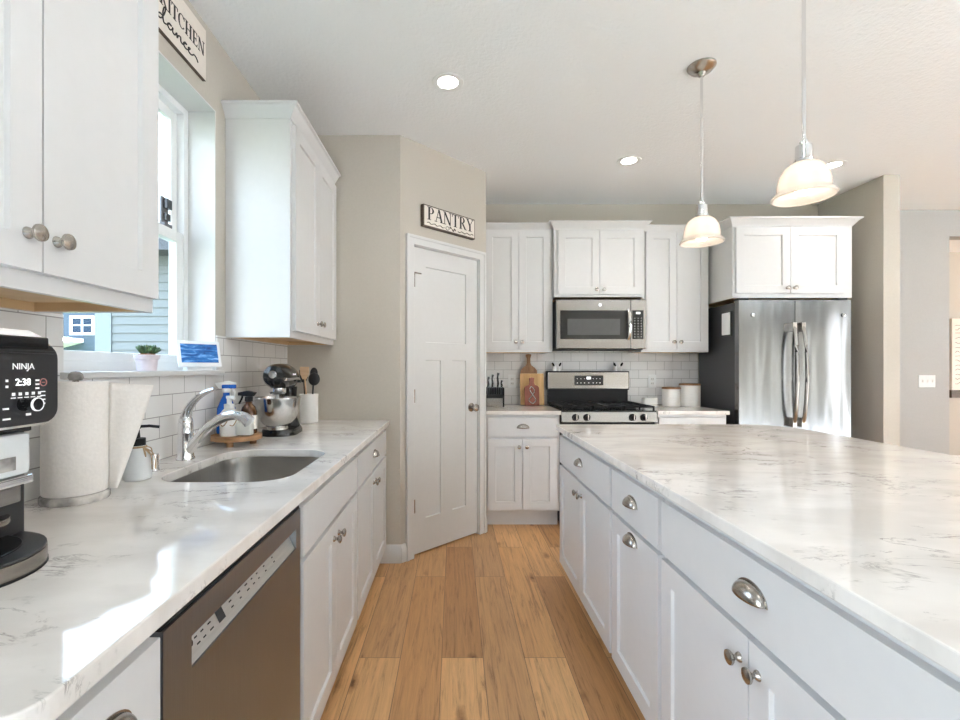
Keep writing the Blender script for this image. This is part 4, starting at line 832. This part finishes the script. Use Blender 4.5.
t = thing('wall_sign', 'cream framed sign of script on wall beyond the hall opening', 'sign', (6.40, 5.95, 0.86))
MB().box(0, 0.62, -0.03, -0.001, 0, 0.098).build('frame', 'signframe', t, smooth=False)
MB().box(0.0, 0.62, -0.034, -0.001, 0.10, 1.02).build('board', 'signwhite', t, smooth=False)
m = MB()
for j in range(14):
    z = 0.94 - 0.058 * j; m.tube(catmull([(0.04 + 0.026 * k, -0.0355, z + random.uniform(-0.010, 0.014)) for k in range(21)], 3), 0.0022, 5)
m.build('script_lines', 'ink', t, smooth=False)
t = thing('light_switch', 'white triple light switch plate on grey wall by hall opening', 'light switch', (4.465, 4.35, 1.12))
MB().box(-0.077, 0.077, -0.007, -0.0005, -0.058, 0.058).build('plate', 'white', t, 0.002)
for x in (-0.046, 0, 0.046): MB().box(x - 0.005, x + 0.005, -0.014, -0.0072, -0.010, 0.014).build('toggle', 'ceramic', t, 0.001)
def outlet(x, z, label):
    t = thing('wall_outlet', label, 'outlet', (x, YB - 0.008, z))
    MB().box(-0.036, 0.036, -0.006, -0.0005, -0.058, 0.058).build('plate', 'white', t, 0.002)
    for dz in (-0.02, 0.02):
        s = MB().box(-0.016, 0.016, -0.008, -0.0062, dz - 0.014, dz + 0.014).build('socket', 'ceramic', t, 0.003)
        MB().box(-0.008, -0.005, -0.0088, -0.0081, dz - 0.004, dz + 0.006).box(0.005, 0.008, -0.0088, -0.0081, dz - 0.004, dz + 0.006).build('slots', 'charcoal', s, smooth=False)
outlet(0.525, 1.125, 'white wall outlet between knife block and cutting boards')
outlet(1.80, 1.125, 'white wall outlet above the white butter dish')

# ------------------------------------------------------------------ things on the range-wall counters
CT = 0.914
t = thing('knife_block', 'black slotted knife block with silver front band, black handled knives', 'knife block', (0.345, 3.96, CT))
MB().box(-0.072, 0.066, -0.055, 0.055, 0.0, 0.075).build('base', 'steel', t, 0.003)
MB().box(0.0665, 0.078, -0.058, 0.058, 0.0, 0.165).box(-0.074, 0.0665, -0.058, 0.058, 0.0752, 0.105).box(-0.074, 0.0665, 0.02, 0.058, 0.105, 0.165).build('block', 'blackmatte', t, 0.003)
m = MB()
for k in range(7): m.box(-0.064 + 0.019 * k, -0.054 + 0.019 * k, -0.050, 0.0, 0.106, 0.165)
m.build('steak_knives', 'charcoal', t, 0.002)
for x, y, h in ((-0.055, 0.02, 0.09), (-0.018, 0.03, 0.11), (0.030, 0.035, 0.125), (0.058, 0.0, 0.06)):
    m = MB(); m.tube([(x, y, 0.163), (x + 0.004, y + 0.006, 0.163 + h * 0.3), (x, y + 0.012, 0.163 + h * 0.7), (x + 0.008, y + 0.018, 0.163 + h)], [0.008, 0.0095, 0.008, 0.011], 8); m.build('knife_handle', 'black', t)
def lean(t, a): t.rotation_euler = (-a, 0, t.rotation_euler[2])
def board(name, label, x, y, a, pts, th, mat):
    m = MB(); m.prism(pts, -th / 2, th / 2, 'y'); o = m.build(name, mat, None, 0.003); o.location = (x, y, CT + 0.004); o.rotation_euler = (-a, 0, 0); tag(o, label, 'cutting board'); return o
pad = [(-0.074, 0), (0.074, 0), (0.074, 0.29), (0.070, 0.312), (0.050, 0.335), (0.026, 0.352), (0.016, 0.375), (0.014, 0.415), (0.024, 0.44), (0.024, 0.452), (0.0, 0.458), (-0.024, 0.452), (-0.024, 0.44), (-0.014, 0.415), (-0.016, 0.375), (-0.026, 0.352), (-0.050, 0.335), (-0.070, 0.312), (-0.074, 0.29)]
board('cutting_board', 'tall dark paddle cutting board leaning against tiles behind two others', 0.668, 4.105, 0.12, pad, 0.018, 'acacia')
board('cutting_board', 'golden bamboo rectangular cutting board in the middle of the leaning three', 0.687, 4.060, 0.12, rrect(-0.105, 0.105, 0, 0.280, 0.010), 0.016, 'bamboo')
t = thing('cutting_board', 'small reddish handled cutting board at front of leaning three', 'cutting board', (0.677, 4.015, CT + 0.004)); lean(t, 0.12)
pr = [(-0.064, 0), (0.064, 0), (0.064, 0.155), (0.052, 0.172), (0.028, 0.18), (0.019, 0.20), (0.022, 0.24), (0, 0.25), (-0.022, 0.24), (-0.019, 0.20), (-0.028, 0.18), (-0.052, 0.172), (-0.064, 0.155)]
MB().prism(pr, -0.009, 0.009, 'y').build('board', 'redwood', t, 0.003)
m = MB(); m.tube(catmull([(0.004, -0.011, 0.015), (-0.03, -0.011, 0.045), (0.0, -0.011, 0.085), (0.022, -0.011, 0.13), (-0.005, -0.011, 0.165), (-0.018, -0.011, 0.135), (0.008, -0.011, 0.09), (0.032, -0.011, 0.045), (0.004, -0.011, 0.015)], 6), 0.006, 8); m.build('inlay', 'nickel', t)

t = thing('butter_dish', 'white lidded butter dish behind the range-side of canisters', 'butter dish', (1.695, 4.0, CT))
MB().prism(rrect(-0.072, 0.072, -0.045, 0.045, 0.02), 0, 0.012).build('dish', 'ceramic', t, 0.003)
MB().prism(rrect(-0.062, 0.062, -0.037, 0.037, 0.018), 0.012, 0.075).build('lid', 'ceramic', t, 0.012)
def canister(x, y, r, h, label):
    t = thing('canister', label, 'canister', (x, y, CT))
    MB().lathe([(0, 0), (r - 0.004, 0), (r, 0.005), (r, h - 0.012), (r - 0.003, h - 0.008), (0, h - 0.008)], 32).build('jar', 'canister', t)
    MB().lathe([(0, h - 0.008), (r + 0.002, h - 0.008), (r + 0.002, h + 0.004), (r - 0.004, h + 0.008), (0, h + 0.008)], 32).build('lid', 'acacia', t)
canister(1.885, 4.0, 0.074, 0.158, 'shorter cream canister with dark lid by the butter dish')
canister(2.045, 4.0, 0.084, 0.190, 'taller cream canister with dark lid next to fridge')

# ------------------------------------------------------------------ things on the window-side counter
# coffee maker (faces the aisle)
t = thing('coffee_maker', 'black and silver drip coffee maker with lit clock panel', 'coffee maker', (-0.88, 0.735, CT), RL)
MB().box(-0.125, 0.125, -0.08, 0.17, 0.0, 0.24).build('tower', 'charcoal', t, 0.008)
hd = MB().prism(rrect(-0.125, 0.125, 0.235, 0.380, 0.028, 6), -0.135, 0.17, 'y').build('head', 'charcoal', t, 0.003)
m = MB(); ro, ri = rrect(-0.1275, 0.1275, 0.2325, 0.3825, 0.030, 6), rrect(-0.123, 0.123, 0.237, 0.378, 0.026, 6)
A = [m.bm.verts.new((x, -0.134, z)) for x, z in ro]; B = [m.bm.verts.new((x, -0.139, z)) for x, z in ri]; C = [m.bm.verts.new((x, -0.12, z)) for x, z in ro]
for i in range(len(A)):
    j = (i + 1) % len(A); m.bm.faces.new((A[i], A[j], B[j], B[i])); m.bm.faces.new((C[i], C[j], A[j], A[i]))
m.build('face_bezel', 'chrome', hd)
face = MB().prism(rrect(-0.122, 0.122, 0.238, 0.377, 0.025, 6), -0.141, -0.136, 'y').build('control_face', 'charcoal', t, 0.0005)
LX = lambda yw: yw - 0.735
text_mesh('brand_lettering', 'NINJA', 0.0150, 'print', face, (LX(0.7885), -0.1412, 1.2515 - CT), (PI / 2, 0, 0), 0.0004)
text_mesh('clock_digits', '2:38', 0.0165, 'lit', face, (LX(0.788), -0.1412, 1.2245 - CT), (PI / 2, 0, 0), 0.0004)
m = MB()
for i in range(5): m.box(LX(0.768 + 0.012 * i), LX(0.773 + 0.012 * i), -0.142, -0.141, 1.2025 - CT, 1.2075 - CT).box(LX(0.766 + 0.012 * i), LX(0.774 + 0.012 * i), -0.142, -0.141, 1.198 - CT, 1.1995 - CT)
for i in range(3): m.box(LX(0.811), LX(0.818), -0.142, -0.141, 1.226 - CT - 0.007 * i, 1.229 - CT - 0.007 * i)
for z in (1.206, 1.199, 1.192, 1.185): m.box(LX(0.821), LX(0.830), -0.142, -0.141, z - CT, z - CT + 0.0018)
for i in range(2): m.box(LX(0.757), LX(0.761), -0.142, -0.141, 1.226 - CT - 0.010 * i, 1.230 - CT - 0.010 * i)
m.box(LX(0.752), LX(0.762), -0.142, -0.141, 1.180 - CT, 1.183 - CT).box(LX(0.752), LX(0.765), -0.142, -0.141, 1.163 - CT, 1.166 - CT).box(LX(0.793), LX(0.802), -0.142, -0.141, 1.167 - CT, 1.171 - CT)
m.build('icon_lettering', 'print', face, smooth=False)
m = MB(); m.lathe([(0.007, 0), (0.007, 0.001), (0.0058, 0.001), (0.0058, 0)], 20, Matrix.Translation((LX(0.8265), -0.141, 1.2235 - CT)) @ rotx(PI / 2), cap=False); m.box(LX(0.8235), LX(0.8295), -0.142, -0.141, 1.2227 - CT, 1.2243 - CT); m.build('power_icon', 'redprint', face, smooth=False)
q = Matrix.Translation((LX(0.788), -0.141, 1.187 - CT)) @ rotx(PI / 2)
kb = MB().lathe([(0.0115, 0), (0.011, 0.024), (0.0098, 0.026), (0, 0.026)], 28, q).build('dial', 'black', t)
MB().lathe([(0.0117, 0.0235), (0.0117, 0.0262), (0.0102, 0.0268), (0.0102, 0.0262)], 28, q, cap=False).build('dial_ring', 'print', kb)
lid = MB().box(-0.11, 0.094, -0.150, 0.15, 0.3685, 0.3895).build('lid', 'black', t, 0.003)
MB().prism([(-0.146, 0.3897), (-0.120, 0.402), (0.02, 0.402), (0.02, 0.3897)], -0.10, 0.088, 'x').build('lift_tab', 'print', lid, 0.002)
MB().box(-0.11, 0.110, -0.147, -0.142, 0.3605, 0.3655).build('lid_rail', 'charcoal', t, 0.001)
MB().box(-0.118, 0.098, -0.115, -0.062, 0.222, 0.235).build('basket_rail', 'black', t, 0.002)
bk = MB().prism([(-0.085, -0.125), (0.085, -0.125), (0.100, -0.062), (-0.100, -0.062)], 0.148, 0.221).build('brew_basket', 'greyceramic', t, 0.006)
MB().box(0.0, 0.055, -0.1268, -0.1255, 0.160, 0.183).build('basket_label', 'marble', bk, smooth=False)
MB().prism([(-0.088, -0.128), (0.088, -0.128), (0.102, -0.062), (-0.102, -0.062)], 0.132, 0.147).build('basket_band', 'chrome', t, 0.003)
MB().prism([(-0.075, -0.118), (0.075, -0.118), (0.09, -0.062), (-0.09, -0.062)], 0.10, 0.131).build('drip_stop', 'steel', t, 0.004)
MB().prism([(x, y) for x, y in [(0.045 + 0.05 * math.cos(a), -0.062 - 0.045 * math.sin(a)) for a in [PI * k / 12 for k in range(13)]]], 0.062, 0.074).build('cup_shelf', 'steel', t, 0.003)
el = [(0.122 * math.cos(a) * 1.0, -0.06 - 0.132 * math.sin(a)) for a in [PI * k / 20 for k in range(21)]]
tray = MB().prism(el, 0.003, 0.028).build('drip_tray', 'steel', t, 0.002)
MB().prism([(x * 1.01, -0.06 + (y + 0.06) * 1.01) for x, y in el], 0.0, 0.003).build('tray_foot', 'blackmatte', tray)
MB().prism([(x * 0.995, -0.06 + (y + 0.06) * 0.995) for x, y in el], 0.0282, 0.033).build('tray_rim', 'charcoal', tray, 0.002)
MB().prism([(x * 0.74, -0.061 + (y + 0.06) * 0.74) for x, y in el], 0.0332, 0.036).build('tray_mat', 'black', tray, 0.001)
# paper towels
t = thing('paper_towel_holder', 'white paper towel roll upright on a marble stand', 'paper towels', (-0.965, 1.172, CT))
MB().lathe([(0, 0), (0.070, 0), (0.072, 0.004), (0.072, 0.016), (0.068, 0.020), (0, 0.020)], 36).build('stand', 'marble', t)
MB().lathe([(0, 0.020), (0.007, 0.020), (0.007, 0.305), (0, 0.305)], 12).build('post', 'nickel', t)
MB().lathe([(0.0, 0.303), (0.013, 0.303), (0.0165, 0.310), (0.015, 0.318), (0.009, 0.325), (0, 0.327)], 20).build('finial', 'marble', t)
ro = MB().lathe([(0.019, 0.021), (0.066, 0.021), (0.068, 0.024), (0.068, 0.297), (0.066, 0.300), (0.019, 0.300)], 48, cap=False).build('roll', 'paper', t)
def sheet(u, v):
    # leaves the roll at its aisle-and-window side and hangs out diagonally
    a0 = math.radians(25); a = a0
    p = Vector((0.0685 * math.cos(a), 0.0685 * math.sin(a), 0)); d = Vector((0.70, 0.71, 0)).normalized()
    Lmax = 0.100 - 0.080 * (1 - v) ** 1.1
    q = p + d * (Lmax * u) + Vector((0.012 * math.sin(PI * u), -0.008 * math.sin(PI * u), 0))
    return (q.x, q.y, 0.021 + 0.276 * v - 0.010 * u * v)
MB().grid(sheet, 12, 14).build('loose_sheet', 'paper', ro, solid=0.0012)
# soap bottle
t = thing('soap_dispenser', 'pale grey ceramic soap bottle with black pump and twine bow', 'soap dispenser', (-0.955, 1.385, CT))
MB().lathe([(0, 0), (0.033, 0), (0.037, 0.004), (0.037, 0.03), (0.034, 0.06), (0.027, 0.09), (0.020, 0.102), (0, 0.102)], 28).build('bottle', 'greyceramic', t)
pc = MB().lathe([(0, 0.102), (0.022, 0.102), (0.022, 0.123), (0.008, 0.125), (0.006, 0.150), (0.009, 0.152), (0.009, 0.162), (0, 0.163)], 18).build('pump', 'blackmatte', t)
m = MB(); m.tube([(0.0, 0, 0.158), (0.03, 0.010, 0.159), (0.055, 0.018, 0.155)], 0.0045, 8); m.build('nozzle', 'blackmatte', pc)
m = MB(); m.tube([(0.023 * math.cos(a), 0.023 * math.sin(a), 0.098) for a in [2 * PI * k / 16 for k in range(17)]], 0.003, 6)
for sgn in (-1, 1):
    m.tube(catmull([(0.022, -0.006, 0.098), (0.034, -0.006 + sgn * 0.016, 0.093), (0.040, -0.008 + sgn * 0.014, 0.072), (0.030, -0.006 + sgn * 0.004, 0.085), (0.022, -0.006, 0.098)], 5), 0.0017, 6)
    m.tube(catmull([(0.022, -0.004, 0.097), (0.042, 0.004 + sgn * 0.006, 0.075), (0.046, 0.006 + sgn * 0.008, 0.03)], 5), 0.0017, 6)
m.build('twine_bow', 'twine', t)
# wooden riser with bottles
RX, RY = -0.950, 2.010
t = thing('wooden_riser', 'round live-edge wood slice riser behind the faucet', 'riser', (RX, RY, CT))
m = MB(); rr = [0.104 + random.uniform(-0.004, 0.004) for k in range(32)]
m.prism([(r * math.cos(2 * PI * k / 32), r * math.sin(2 * PI * k / 32)) for k, r in enumerate(rr)], 0.024, 0.045); m.build('slab', 'slice', t, 0.002)
for k in range(3):
    a = 2 * PI * k / 3 - PI / 2; MB().cyl((0.065 * math.cos(a), 0.065 * math.sin(a), 0), (0.065 * math.cos(a), 0.065 * math.sin(a), 0.0245), 0.014).build('foot', 'slice', t)
ZR = CT + 0.045
t = thing('spray_bottle', 'blue spray bottle with white trigger on the wooden riser', 'spray bottle', (RX - 0.062, RY + 0.030, ZR), math.radians(25))
def ell(z, a, b, ox=0): return [(ox + a * math.cos(2 * PI * k / 20), b * math.sin(2 * PI * k / 20), z) for k in range(20)]
MB().loft([ell(0, 0.038, 0.024), ell(0.01, 0.040, 0.026), ell(0.11, 0.037, 0.024), ell(0.15, 0.022, 0.017), ell(0.165, 0.014, 0.014), ell(0.18, 0.013, 0.013)]).build('bottle', 'blue', t)
m = MB(); m.box(-0.018, 0.040, -0.011, 0.011, 0.198, 0.215).build('blue_cap', 'blue', t, 0.004)
m = MB(); m.cyl((0, 0, 0.18), (0, 0, 0.199), 0.016).prism([(-0.030, 0.199), (-0.045, 0.222), (0.010, 0.232), (0.042, 0.222), (0.042, 0.2155), (-0.018, 0.2155), (-0.018, 0.199)], -0.012, 0.012, 'y'); m.build('trigger_head', 'white', t, 0.003)
m = MB(); m.tube([(0.026, 0, 0.20), (0.034, 0, 0.18), (0.030, 0, 0.155)], 0.005, 8); m.build('trigger', 'white', t)
t = thing('soap_bottle', 'white foaming soap bottle with white pump on the wooden riser', 'soap bottle', (RX - 0.012, RY - 0.045, ZR))
MB().lathe([(0, 0), (0.034, 0), (0.037, 0.004), (0.037, 0.082), (0.034, 0.098), (0.022, 0.114), (0.019, 0.118), (0, 0.118)], 26).build('bottle', 'white', t)
m = MB(); m.lathe([(0, 0.118), (0.021, 0.118), (0.021, 0.135), (0.010, 0.137), (0.010, 0.158), (0.013, 0.160), (0.013, 0.170), (0, 0.171)], 20).tube([(0, 0, 0.165), (0.02, -0.014, 0.165), (0.032, -0.022, 0.160)], 0.006, 8); m.build('pump', 'white', t)
m = MB()
for k in range(5): a = k * 1.3; m.tube(catmull([(0.0375 * math.cos(a + s * 0.9), 0.0375 * math.sin(a + s * 0.9), 0.062 + 0.018 * math.sin(3 * s + k)) for s in (0, 0.4, 0.8, 1.2)], 4), 0.0022, 6)
m.build('twine', 'twine', t)
t = thing('spray_bottle', 'amber glass spray bottle with black trigger on wooden riser', 'spray bottle', (RX + 0.036, RY + 0.035, ZR), math.radians(170))
MB().lathe([(0, 0), (0.032, 0), (0.034, 0.004), (0.034, 0.095), (0.028, 0.115), (0.014, 0.130), (0.013, 0.140), (0, 0.140)], 26).build('bottle', 'amber', t)
MB().lathe([(0.0346, 0.02), (0.0346, 0.08)], 26, cap=False).build('label', 'label', t)
m = MB(); m.lathe([(0, 0.140), (0.017, 0.140), (0.017, 0.162), (0, 0.162)], 18).prism([(-0.020, 0.163), (-0.034, 0.180), (0.004, 0.188), (0.048, 0.180), (0.048, 0.166), (0.0, 0.163)], -0.011, 0.011, 'y'); m.build('trigger_head', 'blackmatte', t, 0.002)
m = MB(); m.tube([(0.030, 0, 0.168), (0.036, 0, 0.150), (0.048, 0, 0.130)], 0.0045, 8); m.build('trigger', 'blackmatte', t)
t = thing('hand_soap_bottle', 'squat clear bottle with cream label at front of riser', 'soap bottle', (RX + 0.055, RY - 0.045, ZR))
MB().prism(rrect(-0.034, 0.034, -0.020, 0.020, 0.008), 0, 0.074).build('bottle', 'clear', t, 0.003)
MB().prism(rrect(-0.031, 0.031, -0.018, 0.018, 0.007), 0.004, 0.056).build('label', 'label', t, 0.001)
MB().lathe([(0, 0.074), (0.012, 0.074), (0.012, 0.088), (0, 0.088)], 16).build('cap', 'white', t)
# stand mixer
t = thing('stand_mixer', 'black tilt-head stand mixer with shiny steel bowl', 'stand mixer', (-0.880, 2.350, CT), math.radians(6))
bs = [(x, y) for x, y in rrect(-0.085, 0.085, -0.13, 0.14, 0.08, 8)]
MB().loft([[(x, y, 0) for x, y in bs], [(x, y, 0.018) for x, y in bs], [(x * 0.93, y * 0.95, 0.032) for x, y in bs]]).build('base', 'black', t)
def po(z, a, b, cy): return [(a * math.cos(2 * PI * k / 24), cy + b * math.sin(2 * PI * k / 24), z) for k in range(24)]
MB().loft([po(0.030, 0.072, 0.055, 0.08), po(0.07, 0.055, 0.042, 0.085), po(0.14, 0.050, 0.040, 0.09), po(0.20, 0.052, 0.048, 0.085), po(0.235, 0.055, 0.055, 0.08)]).build('pedestal', 'black', t)
def he(y, rx, rz, cz): return [(rx * math.cos(2 * PI * k / 28), y, cz + rz * math.sin(2 * PI * k / 28)) for k in range(28)]
MB().loft([he(-0.165, 0.030, 0.032, 0.295), he(-0.158, 0.048, 0.048, 0.295), he(-0.13, 0.058, 0.058, 0.294), he(-0.06, 0.064, 0.066, 0.290), he(0.03, 0.066, 0.068, 0.288), he(0.10, 0.062, 0.062, 0.284), he(0.145, 0.046, 0.046, 0.28), he(0.165, 0.02, 0.02, 0.278)]).build('head', 'black', t)
bd = MB(); bd.loft([[(x * 1.015, y, 0.272 + z) for x, y in rrect(-0.066, 0.066, -0.161, 0.13, 0.06, 8)] for z in (0.0, 0.013)]); bd.build('trim_band', 'chrome', t)
MB().lathe([(0.020, 0), (0.020, 0.010), (0.017, 0.014), (0, 0.014)], 20, Matrix.Translation((0, -0.163, 0.302)) @ rotx(PI / 2)).build('hub_cap', 'chrome', t)
text_mesh('lettering', 'KitchenAid', 0.014, 'print', t, (0.0672, -0.03, 0.302), (PI / 2, 0, PI / 2), 0.0003)
MB().lathe([(0, 0.205), (0.034, 0.205), (0.040, 0.215), (0.040, 0.235), (0, 0.235)], 22, Matrix.Translation((0, -0.085, 0))).build('beater_hub', 'chrome', t)
MB().cyl((0, -0.085, 0.10), (0, -0.085, 0.206), 0.007).box(-0.04, 0.04, -0.088, -0.082, 0.08, 0.14).build('beater', 'white', t)
MB().lathe([(0.0, 0.033), (0.050, 0.033), (0.050, 0.042), (0.046, 0.046), (0.066, 0.060), (0.088, 0.090), (0.102, 0.130), (0.108, 0.185), (0.111, 0.187), (0.111, 0.190), (0.106, 0.189), (0.100, 0.130), (0.086, 0.092), (0.06, 0.062), (0, 0.052)], 40, Matrix.Translation((0, -0.085, 0))).build('bowl', 'bowl', t)
m = MB(); m.cyl((0.066, 0.04, 0.265), (0.084, 0.04, 0.265), 0.008); m.build('speed_lever', 'black', t)
# utensil crock
t = thing('utensil_crock', 'white ceramic crock beside the stand mixer', 'crock', (-0.885, 2.80, CT))
MB().lathe([(0, 0), (0.048, 0), (0.054, 0.006), (0.055, 0.165), (0.057, 0.172), (0.055, 0.176), (0.050, 0.172), (0.049, 0.012), (0, 0.012)], 30).build('pot', 'ceramic', t)
def utensil(name, dx, dy, tx, ty, h, kind, mat, label):
    o = thing(name, label, 'utensil', (-0.885 + dx, 2.80 + dy, CT + 0.0125))
    tip = Vector((tx, ty, h)); m = MB()
    m.tube([(0, 0, 0), tip * 0.5, tip], 0.005, 8); m.build('handle', mat, o)
    d = tip.normalized(); m = MB(); ctr = tip + d * 0.028
    rot = Matrix.Rotation(math.atan2(tx, h), 4, 'Y')
    if kind == 'spoon': m.ellipsoid(ctr, 0.024, 0.008, 0.036, 16, 10, rot)
    elif kind == 'ladle': m.ellipsoid(ctr, 0.036, 0.014, 0.040, 16, 10, rot)
    else: m.loft([[(ctr.x + x, ctr.y + y, ctr.z + z) for x, y in rrect(-w2, w2, -0.003, 0.003, 0.0025, 3)] for z, w2 in ((-0.03, 0.012), (0.0, 0.026), (0.045, 0.028))])
    m.build('head', mat, o)
utensil('wooden_spoon', 0.0, -0.015, -0.015, -0.018, 0.255, 'spatula', 'spoon', 'wooden turner standing in the white crock')
utensil('ladle', 0.006, 0.004, 0.020, 0.002, 0.225, 'ladle', 'charcoal', 'round dark grey ladle leaning out of crock toward the aisle')
utensil('spatula', -0.02, 0.012, -0.018, 0.010, 0.235, 'spatula', 'charcoal', 'dark grey slotted turner in the crock behind mixer')
utensil('serving_spoon', 0.005, 0.022, 0.012, 0.012, 0.26, 'spoon', 'charcoal', 'tall dark grey spoon at the back of the crock')

# ------------------------------------------------------------------ on the window sill
t = thing('potted_succulent', 'small succulent in a pale painted pot on windowsill', 'plant', (-1.090, 1.63, WZ0))
MB().lathe([(0, 0), (0.030, 0), (0.034, 0.040), (0.039, 0.042), (0.041, 0.056), (0.037, 0.057), (0.034, 0.050), (0, 0.050)], 26).build('pot', 'potpink', t)
MB().lathe([(0, 0.0502), (0.0335, 0.0502), (0.025, 0.060), (0, 0.062)], 20).build('soil', 'soil', t)
m = MB()
for cx, cy in ((-0.018, 0), (0.018, 0.006), (0, -0.014), (0.004, 0.016)):
    for k in range(9):
        a = k * 2.4; tl = 0.55 + 0.10 * k; d = Vector((math.cos(a) * math.cos(tl), math.sin(a) * math.cos(tl), math.sin(tl)))
        b0 = Vector((cx, cy, 0.060)); m.tube([b0, b0 + d * 0.014, b0 + d * 0.028, b0 + d * 0.034], [0.002, 0.0045, 0.0042, 0.0008], 6)
m.build('rosettes', 'plant', t)
t = thing('smart_display', 'white tilted photo display showing blue sea, on windowsill', 'display', (-1.075, 1.945, WZ0), math.radians(48))
fm = MB(); c, s_ = math.cos(-0.30), math.sin(-0.30)
def tilt(o): o.rotation_euler = (-0.30, 0, 0); o.location = (0, 0.0, 0.012); return o
tilt(fm.box(-0.085, 0.085, -0.012, 0.0, 0.0, 0.115).build('frame', 'white', t, 0.004))
tilt(MB().box(-0.072, 0.072, -0.0135, -0.0121, 0.018, 0.100).build('screen', 'waves', t, smooth=False))
MB().prism([(0.000, 0.0), (0.062, 0.0), (0.045, 0.03), (0.010, 0.03)], -0.05, 0.05, 'x').build('speaker_base', 'white', t, 0.003)
t = thing('window_bracket', 'small dark grey device standing on the window meeting rail', 'device', (fx - 0.018, 1.935, MR + 0.022), RL)
MB().box(-0.022, 0.022, 0.0, 0.010, 0.0, 0.125).build('back_plate', 'greybox', t, 0.002)
MB().box(-0.012, 0.020, -0.018, 0.0, 0.075, 0.115).build('upper_block', 'black', t, 0.002)
MB().box(-0.012, 0.016, -0.014, 0.0, 0.025, 0.055).build('lower_block', 'black', t, 0.002)
MB().box(-0.022, 0.030, -0.012, 0.010, 0.0, 0.014).build('clamp', 'greybox', t, 0.002)
